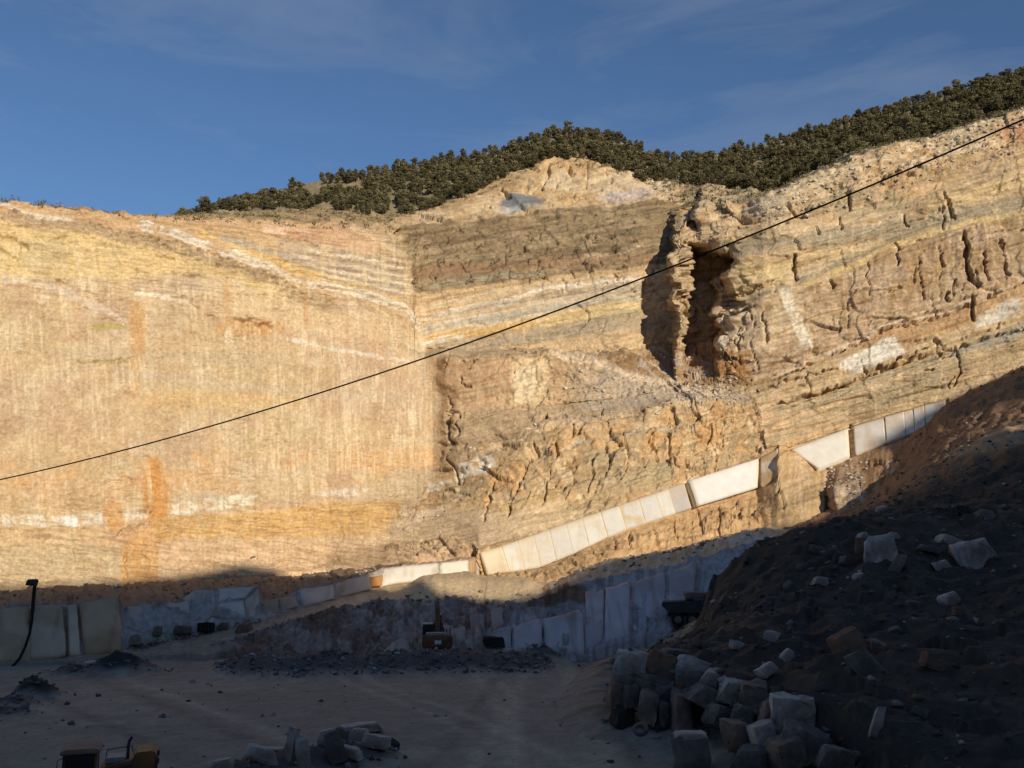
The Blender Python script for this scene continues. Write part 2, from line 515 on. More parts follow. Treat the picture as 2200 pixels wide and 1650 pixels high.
def beds(t, th, seed, warp=1.0):
    """Number of the bed a point lies in (beds of uneven thickness), as two random values per bed."""
    t = t / th + warp * (fbm(PX / 240, PY / 240, 3, 130 + seed) - .5)
    t = t + .45 * np.sin(t * 1.7 + seed) + .3 * np.sin(t * .53)
    k = np.floor(t).astype(np.int32)
    return TAB[k & 255, (7 * seed) & 255], TAB[(k + 40) & 255, (7 * seed + 3) & 255], t - k


gb = [(0, 462), (90, 478), (185, 492), (303, 515), (437, 552), (490, 570), (572, 596), (656, 640), (720, 665)]
dipr = np.interp(PX, [900, 1500, 1700, 2500], [.30, .33, .38, .40]).astype(np.float32)
TR = WY + dipr * (WX - 1500)
TL = WY - np.interp(WX, [g[0] for g in gb] + [900], [g[1] for g in gb] + [770]).astype(np.float32)
BR1, BR2, BRf = beds(TR, 30, 1)
BS1, BS2, BSf = beds(TR, 7.5, 2)
BL1, BL2, BLf = beds(TL, 10, 3)
TB = WY + .13 * (WX - 900) + 12 * np.sin((WX - 900) / 190).astype(np.float32)
BB1, BB2, BBf = beds(TB, 9, 4)
gl = [(1540, 690), (1600, 655), (1702, 628), (1780, 597), (1847, 570), (1914, 532), (2032, 498), (2150, 474), (2250, 448), (2520, 380)]
pl_ = [(1540, 790), (1645, 808), (1763, 762), (1830, 732), (1897, 701), (2032, 662), (2120, 629), (2200, 594), (2300, 554), (2520, 470)]
MASS = RIGHT * area(gl, pl_, 5, (1548, 2520), 6)
MASS2 = RIGHT * area([(1578, 560), (1702, 548)], [(1578, 622), (1702, 606)], 4)
SCREE = sm(1.97, 2.03, SV) * sm(3.02, 2.9, SV) * area([(820, 1130), (900, 1100), (1000, 1085), (1080, 1100), (1240, 1070)], [(820, 1230), (1240, 1130)], 10, (830, 1230), 30)
rm = RIGHT * (1 - .85 * MASS) * (1 - .9 * MASS2) + .25 * MID * (SV < 6) * (1 - SCREE)
put(MASS, (.40, .27, .15), .8)
put(MASS * sm(.48, .6, fbm(PX / 60, PY / 45, 4, 66)), (.50, .36, .235), .75)
put(MASS * sm(.5, .62, fbm(PX / 40, PY / 60, 4, 67)), (.36, .215, .105), .7)
put(MASS * sm(.56, .66, fbm(PX / 8, PY / 46, 3, 68)), (.56, .42, .28), .45)
put(MASS * sm(.57, .67, fbm(PX / 7, PY / 40, 3, 69)), (.27, .175, .095), .5)
tint(rm, 1 + (.34 * (BR1 - .5) + .17 * (BS1 - .5))[..., None] * np.array((.8, 1, 1.25)))
put(rm * sm(.80, .84, BR2), (.60, .47, .29), .6)
put(rm * sm(.14, .10, BR2), (.34, .27, .16), .5)
put(rm * sm(.88, .92, BS2), (.58, .45, .28), .35)
put(rm * sm(.10, .06, BS2), (.33, .235, .135), .4)
upl = LEFT * sm(12, -12, TL)
tint(upl, 1 + (.42 * (BL1 - .5))[..., None] * np.array((.8, 1, 1.3)))
put(upl * sm(.82, .86, BL2), cream, .55)
put(upl * sm(.14, .1, BL2), (.36, .27, .175), .55)

# ---- left wall
gb = [(0, 462), (90, 478), (185, 492), (303, 515), (437, 552), (490, 570), (572, 596), (656, 640), (720, 665)]
put(area([(-320, 420), (0, 430), (900, 470)], [(x, y - 8) for x, y in gb]) * LEFT, (.46, .30, .16), .9)
put(line(gb, 26, 4), (.36, .255, .15), .85)
put(area([(x, y + 10) for x, y in gb], [(-40, 598), (0, 600), (120, 596), (235, 598), (300, 592), (437, 588), (500, 600), (640, 660)], 6, (-60, 600)), (.57, .415, .195), .8)
put(blob(90, 540, 60, 28), (.43, .34, .19), .5)
put(blob(365, 617, 80, 16), (.47, .35, .24), .7)
put(area([(200, 610), (900, 690)], [(200, 655), (900, 740)], 8, (480, 900), 30), (.55, .40, .23), .7)
put(line([(0, 436), (27, 445), (77, 462), (118, 469), (160, 474)], 8, 1.6, .35, 1), white, .8)
wb = [(300, 484), (370, 499), (437, 526), (505, 549), (572, 569), (605, 592), (656, 609), (740, 617), (780, 630), (824, 643), (875, 660), (900, 700)]
put(line(wb[:6], 21, 1.8, .42, 2), white, .95)
put(line([(x, y + 2) for x, y in wb[:6]], 6, 1.2, .3, 92), (.4, .29, .18), .6)
put(line([(x, y + 0) for x, y in wb[5:]], 8, 1.3, .2, 3), white, .95)
put(line([(x, y + 9) for x, y in wb[6:]], 7, 1.2, .3, 93), white, .95)
put(line([(x, y + 4.5) for x, y in wb[6:]], 3, 1.0, .2, 94), (.42, .33, .2), .8)
put(line([(427, 498), (505, 528), (572, 555), (639, 582), (723, 599), (814, 620), (862, 640)], 15, 3), (.57, .385, .15), .85)
put(line([(471, 511), (555, 532), (620, 552), (740, 585), (860, 632)], 13, 3, .3, 4), (.35, .31, .25), .8)
put(area([(600, 508), (740, 540), (870, 575)], [(600, 560), (740, 592), (880, 645)], 5), (.41, .315, .225), .65)
for k, (a, b) in enumerate([((640, 516), (866, 560)), ((660, 536), (868, 578)), ((640, 552), (870, 596)), ((660, 570), (872, 614)), ((690, 588), (876, 634))]):
    put(line([a, ((a[0] + b[0]) / 2, (a[1] + b[1]) / 2 - 3), b], 5.5, 1.2, .26, 10 + k), (.62, .5, .36), .95)
    put(line([(a[0], a[1] + 8), ((a[0] + b[0]) / 2, (a[1] + b[1]) / 2 + 5), (b[0], b[1] + 8)], 5.0, 1.3, .3, 20 + k), (.32, .255, .19), .85)
put(area([(622, 482), (740, 494), (808, 516)], [(622, 512), (740, 536), (845, 556)], 3), (.50, .315, .19), .85)
put(area([(566, 480), (618, 481)], [(566, 500), (618, 506)], 2, None, 2), (.58, .40, .27), .95)
put(line([(0, 600), (60, 603), (118, 616), (202, 656), (276, 690)], 17, 3, .25, 5), (.56, .44, .34), .85)
put(line([(118, 603), (160, 622), (215, 650)], 14, 3, .4, 6), (.42, .27, .16), .8)
put(blob(228, 702, 42, 9), (.38, .30, .11), .9)
put(blob(228, 777, 58, 6), (.35, .27, .11), .9)
put(line([(286, 632), (340, 636), (397, 646), (420, 660)], 9, 2, .38, 7), white, .9)
put(area([(270, 650), (320, 655)], [(275, 770), (300, 775)], 8, (278, 312), 6), orange, .75)
put(blob(288, 800, 12, 60), orange, .55)
put(blob(535, 703, 75, 18), orange, .8)
put(blob(488, 650, 10, 60), (.5, .29, .13), .6)
put(line([(599, 723), (673, 741), (740, 753), (800, 762), (880, 776)], 8, 1.8, .3, 8), white, .85)
put(blob(492, 722, 8, 22), (.63, .51, .35), .9)
put(blob(655, 660, 5, 45), (.47, .27, .12), .6)
put(area([(0, 745), (900, 770)], [(0, 765), (900, 800)], 8, (120, 620), 30), (.43, .345, .225), .45)
put(area([(250, 790), (600, 830), (900, 850)], [(250, 806), (600, 850), (900, 862)], 8), (.45, .36, .25), .5)
put(area([(270, 835), (700, 850)], [(270, 880), (700, 870)], 9, (290, 660), 25), (.54, .35, .15), .5)
# lower part of the left wall
put(area([(0, 980), (940, 960)], [(0, 1070), (940, 1050)], 14) * sm(.45, .6, mi), (.52, .315, .15), .7)
put(blob(334, 1062, 28, 80, .12), (.50, .245, .075), .95)
put(blob(244, 1110, 22, 36, .2), (.51, .27, .1), .8)
put(blob(310, 1160, 46, 24), (.51, .27, .1), .7)
put(area([(0, 1082), (940, 1040)], [(0, 1100), (940, 1058)], 5, (380, 560), 20), (.42, .35, .25), .6)
put(line([(-40, 1122), (60, 1118), (150, 1118), (225, 1116)], 26, 2.2, .46, 30), white, .9)
put(blob(150, 1118, 16, 14, .15), (.66, .62, .55), .95)
put(line([(268, 1104), (320, 1102)], 24, 2.0, .42, 31), white, .9)
put(line([(370, 1096), (430, 1088), (500, 1078), (548, 1074)], 30, 2.2, .40, 32), (.67, .60, .47), .95)
put(line([(660, 1062), (740, 1058), (800, 1056)], 13, 2, .45, 33), white, .8)
put(area([(330, 1112), (540, 1100), (740, 1080), (900, 1070)], [(330, 1160), (740, 1150), (860, 1150)], 5), (.53, .31, .1), .75)
for k in range(7):
    put(line([(380 + 8 * k, 1118 + 6 * k), (560, 1106 + 6.5 * k), (880, 1075 + 9 * k)], 3, 1.2, .5, 70 + k), (.33, .2, .09), .6)
    put(line([(330 + 8 * k, 1122 + 6 * k), (560, 1110 + 6.5 * k), (880, 1079 + 9 * k)], 2.6, 1.2, .52, 80 + k), cream, .6)
put(area([(0, 1172), (265, 1176)], [(0, 1290), (265, 1290)], 6), (.44, .34, .21), .6)
put(area([(262, 1176), (340, 1178)], [(262, 1300), (340, 1300)], 4, None, 3), (.52, .29, .11), .8)
put(area([(340, 1165), (860, 1150), (1030, 1140)], [(340, 1240), (1030, 1240)], 8), (.55, .375, .225), .75)

# ---- back wall in the recess: dusty brown unit above, banded beds below
bt = [(858, 484), (1046, 471), (1235, 447), (1470, 426)]
bb = [(885, 634), (1033, 614), (1100, 608), (1235, 588), (1369, 574), (1440, 562)]
put(BACK, (.50, .35, .19))
put(BACK * area(bt, bb, 4, (850, 1470)), dkbrown)
um = BACK * area(bt, bb, 4, (850, 1470))
put(um * sm(.45, .62, fbm(PX / 90, PY / 18 + PX / 300, 4, 8)), (.31, .225, .13), .8)
put(um * sm(.5, .66, fbm(PX / 60, (PY + PX * .12) / 6, 3, 9)), (.34, .25, .15), .55)
put(um * sm(.56, .7, fbm(PX / 70, (PY + PX * .12) / 8, 3, 19)), (.16, .11, .065), .7)
put(um * area([(880, 575), (1100, 562), (1400, 545)], [(880, 600), (1100, 582), (1400, 560)], 6), (.27, .16, .09), .7)
put(line([(1258, 552), (1310, 546), (1350, 535), (1380, 524)], 10, 2, .42, 35), cream, .85)
put(line([(880, 620), (960, 612), (1040, 600), (1160, 590)], 9, 2, .45, 36), (.36, .33, .235), .7)
put(line([(918, 690), (1016, 668), (1087, 650), (1167, 634), (1268, 618), (1369, 604)], 40, 8, .3, 37), (.52, .36, .21), .6)
put(line([(939, 677), (1016, 659), (1087, 650), (1167, 622), (1268, 611), (1380, 600)], 14, 1.6, .2, 38), white, .95)
put(line([(915, 701), (990, 688), (1066, 676), (1167, 648), (1268, 630), (1380, 615)], 7, 1.5, .3, 39), white, .85)
put(line([(910, 695), (1066, 669), (1167, 640), (1268, 623), (1380, 609)], 4, 1.5, .3, 41), (.31, .25, .19), .8)
put(line([(908, 712), (982, 698), (1066, 685), (1235, 650), (1380, 625)], 16, 2.5, .2, 42), (.36, .325, .26), .9)
put(line([(940, 712), (1000, 702), (1093, 691), (1180, 672)], 6, 1.5, .35, 43), cream, .85)
put(line([(1180, 662), (1268, 646), (1380, 636)], 22, 4, .3, 44), (.40, .36, .29), .8)
put(line([(912, 735), (1000, 718), (1134, 704), (1268, 676)], 20, 4, .2, 45), (.53, .33, .11), .85)
put(line([(905, 743), (940, 735), (994, 725)], 13, 1.8, .25, 46), white, .95)
put(area([(1150, 690), (1260, 660), (1380, 645)], [(1150, 715), (1260, 695), (1380, 668)], 5), (.55, .41, .21), .8)
put(line([(900, 766), (965, 757), (1060, 745), (1167, 727), (1230, 708), (1262, 692), (1310, 680), (1380, 668)], 13, 2.5, .15, 47), (.32, .265, .165), .85)
put(area([(1150, 735), (1270, 700), (1380, 680)], [(1150, 765), (1380, 765)], 5), (.50, .36, .21), .8)
tint(BACK, 1 + (.26 * (BB1 - .5))[..., None] * np.array((.8, 1, 1.2)))
put(BACK * (1 - um) * sm(.84, .88, BB2), cream, .6)
put(BACK * (1 - um) * sm(.12, .09, BB2), (.33, .27, .2), .6)
# vertical runs of pale wash on the beds
st = sm(.5, .75, fbm(PX / 5.5, PY / 70, 3, 12))

# ---- the pale cut under the wood
put(CUT, (.56, .395, .22))
put(CUT * sm(.5, .62, mi), (.58, .44, .28), .8)
put(CUT * sm(.46, .36, mi), (.48, .31, .155), .8)
put(CUT * blob(1119, 436, 44, 13, .15), (.2, .205, .21), .95)
put(CUT * blob(1119, 452, 50, 8, .4), (.42, .4, .36), .8)
put(CUT * blob(1345, 424, 55, 13, .4), (.48, .41, .38), .7)
put(CUT * area([(840, 476), (1100, 455), (1470, 415)], [(840, 490), (1100, 470), (1470, 432)], 4), (.46, .32, .18), .7)
top_l = UP * sm(9.02, 9.0, SV) * sm(850, 826, PX)
put(top_l, (.42, .285, .15))
put(top_l * sm(.5, .62, fi), (.25, .2, .1), .6)
top_r = UP * sm(9.02, 9.0, SV) * sm(1440, 1500, PX)
put(top_r, (.34, .25, .14))
put(top_r * sm(.5, .62, fi), (.19, .165, .09), .7)
HILLM = sm(9.0, 9.06, SV)
put(HILLM, (.27, .21, .12))
put(HILLM * sm(.52, .6, mi), (.36, .29, .17), .8)

# ---- middle tier
put(BENCH, (.42, .30, .18))
tier2 = MID * sm(4.0, 4.05, SV) * sm(5.0, 4.95, SV)
put(tier2 * sm(1240, 1180, PX), (.46, .29, .16), .8)
put(area([(1090, 775), (1250, 765)], [(1110, 870), (1190, 868)], 4, (1098, 1185), 10) * MID, (.57, .43, .25), .9)
put(blob(1130, 830, 26, 42), (.60, .48, .31), .8)
put(area([(1230, 785), (1330, 800), (1560, 850)], [(1180, 895), (1460, 865), (1650, 865)], 5, (1250, 1620), 30) * MID, (.40, .325, .25), .7)
put(line([(1180, 761), (1260, 777), (1330, 800), (1420, 826), (1545, 852)], 17, 2.5), (.60, .46, .31), 1.0)
put(area([(1310, 775), (1440, 750), (1620, 735)], [(1310, 790), (1440, 820), (1620, 830)], 5), (.35, .205, .095), .85)
put(blob(1400, 800, 40, 22) * sm(.4, .55, fi), (.47, .40, .34), .8)
put(blob(1480, 790, 50, 30) * sm(.42, .55, fi), (.45, .36, .29), .7)
put(blob(1575, 770, 40, 45), (.38, .185, .07), .7)
put(area([(1545, 715), (1565, 715)], [(1545, 755), (1565, 755)], 2, None, 3), (.6, .52, .41), .9)
put(line([(1150, 915), (1270, 903), (1400, 880), (1480, 862)], 14, 3, .38, 48), (.52, .39, .25), .8)
put(blob(1000, 1008, 60, 14), (.47, .30, .155), .5)
put(line([(985, 1020), (1020, 1008), (1068, 992)], 34, 2.2, .36, 49), white, .92)
put(line([(920, 1048), (955, 1040)], 22, 2, .42, 50), white, .85)
put(line([(1085, 962), (1140, 935), (1200, 915)], 14, 3, .4, 51), cream, .7)
put(blob(1135, 982, 34, 22), (.50, .35, .19), .8)
put(blob(1370, 1000, 120, 50) * sm(.35, .6, mi), (.37, .29, .175), .8)
put(blob(1250, 1060, 110, 45) * sm(.3, .6, mi), (.385, .29, .17), .7)
put(line([(1230, 960), (1320, 940), (1420, 925), (1500, 905)], 16, 3, .4, 52), (.34, .30, .22), .7)
put(area([(960, 1075), (1060, 1085), (1200, 1060)], [(960, 1090), (1060, 1110), (1200, 1080)], 5), (.51, .35, .16), .7)
put(area([(860, 1150), (950, 1095), (1060, 1100)], [(860, 1190), (950, 1180), (1060, 1172)], 6), (.54, .38, .215), .9)
put(area([(838, 1140), (880, 1110), (965, 1085)], [(838, 1152), (880, 1142), (970, 1100)], 3) * sm(.35, .5, fi), (.50, .41, .34), .9)
foot = sm(.98, .9, SV)
put(foot * (PX > 1030), (.45, .285, .145))
put(foot * (PX > 1030) * sm(.5, .6, mi), (.50, .33, .17), .8)
put(foot * sm(1640, 1672, PX) * sm(1790, 1770, PX), (.40, .275, .145), .9)
put(foot * sm(1780, 1800, PX), (.30, .17, .085), .95)
put(foot * blob(1830, 1065, 34, 40) * sm(.35, .5, fi), (.42, .33, .24), .9)

put(SCREE, (.54, .395, .24), .85)

# ---- right wall
put(line([(1669, 500), (1749, 494), (1813, 480), (1880, 470), (1944, 462)], 26, 3, .25, 53), (.58, .43, .26), .85)
put(area([(1877, 463), (1941, 453)], [(1877, 486), (1941, 480)], 2, None, 3), (.57, .43, .27), .95)
put(line([(1700, 500), (1760, 497), (1830, 490), (1900, 488)], 6, 1.6, .4, 54), (.62, .5, .35), .85)
put(line([(1995, 446), (2080, 420), (2200, 378), (2300, 340)], 26, 4, .25, 55), (.60, .44, .23), .85)
put(line([(1571, 542), (1695, 520), (1800, 512), (1931, 494), (2032, 468), (2200, 436), (2300, 415)], 30, 4, .1, 56), (.335, .275, .185), .9)
put(area([(1560, 568), (1640, 566), (1702, 556)], [(1560, 625), (1640, 622), (1702, 606)], 4), (.64, .48, .25), .9)
put(line([(1712, 548), (1780, 540), (1840, 532)], 18, 3), (.57, .41, .21), .8)
put(line([(1702, 622), (1780, 590), (1847, 562), (1914, 525), (2032, 492), (2150, 468), (2250, 440)], 16, 3, .2, 57), (.60, .44, .21), .85)
put(line([(1585, 655), (1640, 630), (1695, 612), (1770, 580), (1830, 551), (1914, 518)], 12, 2.2), (.31, .255, .165), .9)
put(area([(1565, 660), (1720, 625)], [(1565, 760), (1720, 760)], 6, (1570, 1730), 14) * sm(.3, .55, mi), (.54, .41, .26), .8)
vs = ip(WY, [(618, 1688), (680, 1706), (744, 1735)])
put(RIGHT * sm(17, 11, np.abs(WX - vs)) * sm(612, 622, WY) * sm(755, 740, WY), (.68, .6, .46), .9)
put(RIGHT * sm(.53, .62, fbm(PX / 14, PY / 60, 3, 14)) * sm(560, 600, PY), (.55, .4, .26), .5)
pl = [(1645, 815), (1763, 768), (1830, 738), (1897, 707), (2032, 668), (2120, 635), (2200, 600), (2300, 560)]
put(line(pl, 9, 2, .36, 58), (.62, .5, .38), .9)
put(area([(x, y + 8) for x, y in pl], [(x, y + 48) for x, y in pl], 4, (1830, 2200), 20), (.47, .285, .14), .8)
wmask = area([(1806, 784), (1850, 757), (1917, 726), (1932, 735), (1945, 752)], [(1806, 796), (1850, 802), (1900, 780), (1945, 760)], 2, None, 3)
put(wmask, (.72, .66, .56), .95)
put(area([(2096, 682), (2150, 655), (2190, 640)], [(2096, 710), (2150, 690), (2190, 668)], 2.5, None, 3), (.6, .53, .43), .9)
dk = [(1662, 874), (1763, 846), (1830, 822), (1897, 795), (1960, 775), (2045, 752), (2120, 728), (2200, 708), (2300, 680)]
put(line([(x, y + 14) for x, y in dk], 18, 3, .3, 59), (.36, .3, .2), .8)
put(area([(2040, 755), (2200, 690)], [(2040, 775), (2200, 722)], 4), (.3, .28, .23), .7)
put(area([(x, y + 40) for x, y in dk], [(x, y + 82) for x, y in dk], 5, (1650, 2060), 20) * sm(.35, .6, mi), (.40, .32, .2), .7)
put(blob(1860, 440, 90, 30) * RIGHT, (.38, .31, .19), .6)
put(RIGHT * area([(1600, 440), (1830, 345), (2200, 245)], [(1600, 470), (1830, 410), (2200, 300)], 8) * sm(.45, .58, fi), (.56, .46, .31), .7)
put(blob(2190, 285, 45, 26), (.42, .2, .1), .8)
put(blob(1655, 455, 40, 24), (.54, .44, .32), .7)
but = RIGHT * sm(1580, 1560, PX) * sm(6.0, 6.05, SV)
put(but, (.42, .3, .18), .6)
put(but * sm(.5, .6, fi), (.54, .42, .27), .6)

# ---- streaks on the saw-cut and drilled faces
wash = LEFT * sm(.42, .62, fbm(PX / 120, PY / 60, 3, 15)) * sm(470, 640, PY) * (1 - .7 * sm(1050, 1130, PY))
s1 = sm(.54, .72, fbm(PX / 4.6 - PY / 60, PY / 95, 2, 16)) * sm(.35, .55, fbm(PX / 26, PY / 34, 3, 26))
s2 = sm(.55, .72, fbm(PX / 2.6, PY / 55, 2, 17)) * sm(.4, .6, fbm(PX / 30, PY / 26, 3, 27))
put(wash * s1, (.66, .53, .35), .6)
s3 = sm(.56, .66, fbm(PX / 7.5 - PY / 90, PY / 130, 2, 76)) * sm(.42, .55, fbm(PX / 60, PY / 45, 3, 77))
put(LEFT * sm(640, 720, PY) * (1 - .7 * sm(1050, 1130, PY)) * s3, (.68, .55, .37), .36)
put(LEFT * sm(500, 540, PY) * sm(700, 640, PY) * sm(.55, .7, fbm(PX / 6, PY / 70, 2, 78)), (.60, .46, .26), .45)
put(LEFT * sm(720, 800, PY) * sm(380, 560, PX) * sm(1060, 1000, PY) * s2, (.67, .54, .36), .6)
put(LEFT * sm(.55, .72, fbm(PX / 3.6, PY / 80, 2, 18)) * sm(600, 700, PY), (.41, .265, .14), .38)
put(BACK * (SV < 8) * st * (1 - um), (.56, .42, .25), .35)
put(tier2 * sm(.5, .7, fbm(PX / 5, PY / 50, 3, 20)), (.56, .41, .25), .5)
put(RIGHT * sm(.56, .7, fbm(PX / 6, PY / 45, 3, 21)), (.58, .43, .27), .4)
# fine horizontal bedding seen over everything
bed = fbm(PX / 46, (PY + 0.22 * np.where(PX > 900, PX, -PX * .5)) / 3.4, 3, 22)
nosm = 1 - .85 * LEFT * sm(600, 720, PY) * sm(1110, 1040, PY)
tint(sm(.56, .7, bed) * nosm, (.8, .77, .72))
tint(sm(.44, .3, bed) * nosm, (1.1, 1.11, 1.12))
dash = sm(.66, .74, fbm(PX / 15, PY / 2.2, 2, 46)) * sm(.45, .6, fbm(PX / 80, PY / 50, 3, 47))
tint(dash * LEFT, (.8, .75, .7))  # tiny ledge shadows on the left wall, painted into the colour as dashes
tint(np.ones_like(PX), 1 + (0.34 * (fi - .5) + 0.2 * (mi - .5) + .16 * (vn(PX / 2.6, PY / 2.4, 44) - .5))[..., None])

# ---- relief
sh = np.where(PX > 900, PX * .33, -PX * .12)      # beds climb to the right, sink to the right on the left wall
sx = 1 + .9 * RIGHT
TRu = UY + dipr * (UX - 1500)
TRu = np.where(PX > 900, TRu, UY - .12 * UX)
b1, e1, q1 = facet(UX / (50 * sx) + .5 * fbm(PX / 50, PY / 50, 2, 33), TRu / 32, 1, .5)
b2, e2, q2 = facet(UX / (23 * sx) + .5 * fbm(PX / 30, PY / 30, 2, 34), TRu / 14, 2, .5)
b3, e3, q3 = facet(UX / (9 * sx), TRu / 6, 3, .6)
vj, ev, qv = facet(UX / 44 + fbm(PX / 40, PY / 40, 3, 23), PY / 110, 4, .4)
rd = ridge(UX / 90, TRu / 36, 4, 24) - .5
smooth_left = LEFT * sm(620, 700, PY) * sm(1120, 1040, PY)
AMP = LEFT * 0.42 * (1 - .72 * smooth_left) + RIGHT * .62 + MID * 1.05
AMP = AMP * (1 - .8 * SCREE) * (1 + .35 * MASS)
AMP = AMP * (1 - MID * (SV > 3) * (SV < 6) * .6 * sm(1180, 1000, PX))
AMP = AMP * (1 - .45 * RIGHT * sm(.45, .6, fbm(PX / 150, PY / 60, 3, 49)))
AMP = np.where(BACK > .5, .45, AMP)
AMP = np.where((um > .5), .6, AMP)
AMP = np.where(CUT > .5, .85, AMP)
AMP = np.where((UP > .5) & (CUT < .5), .6, AMP)
AMP = np.where((SV > 3.05) & (SV < 3.98) & (MID > .5), .55, AMP)
AMP = np.where(SV > 9, .7, AMP)
AMP = blur_px(AMP, 9)
AMP = np.where((SV > 1.0) & (SV < 2.0) & (PX > 1030) & (PX < 2040), .12, AMP)
AMP = AMP * np.where((foot > .5) & (PX > 1655) & (PX < 1772), .1, 1)
DISP += AMP * (.85 * b1 + (.36 + .16 * MID) * b2 + (.15 + .12 * MID) * b3 + .6 * vj + .9 * rd)
DISP += AMP * .22 * (fbm(PX / 5, PY / 5, 2, 25) - .5)
# hard and soft beds stand proud or weather back
DISP += rm * (1.35 * (BR1 - .5) + .22 * (BS1 - .5)) + upl * .22 * (BL1 - .5) + BACK * .22 * (BB1 - .5)
DISP += (LEFT * .12) * (fbm(PX / 300, (PY + sh) / 13, 2, 28) - .5) * 1.5
DISP += (RIGHT * .5 + MID * .25) * sm(.5, .62, fbm(PX / 200, (PY + sh) / 24, 2, 35))
DISP += um * .8 * (fbm(PX / 160, (PY + PX * .12) / 9, 3, 29) - .5)
DISP += LEFT * .10 * (fbm(PX / 3.2, PY / 70, 2, 16) - .5)
DISP += line(gb, 30, 6) * .5 * (b3 + b2)
DISP += (line(wb[:6], 24, 2.0, .36, 2) + line(wb[5:], 14, 1.5, .25, 3)) * .25
DISP += blob(548, 692, 42, 9) * .7 * b3
DISP += sm(.9, .6, np.abs(SV - 8.0) * 6) * .8 * (fbm(PX / 18, PY / 18, 3, 30) - .5)
# rough broken pillar and the buttress top
DISP += but * (.8 * b1 + .4 * b2 + .1 * b3)
DISP += RIGHT * sm(8.0, 7.6, SV) * sm(7.2, 7.7, SV) * (.9 * b2 + .4 * b3)
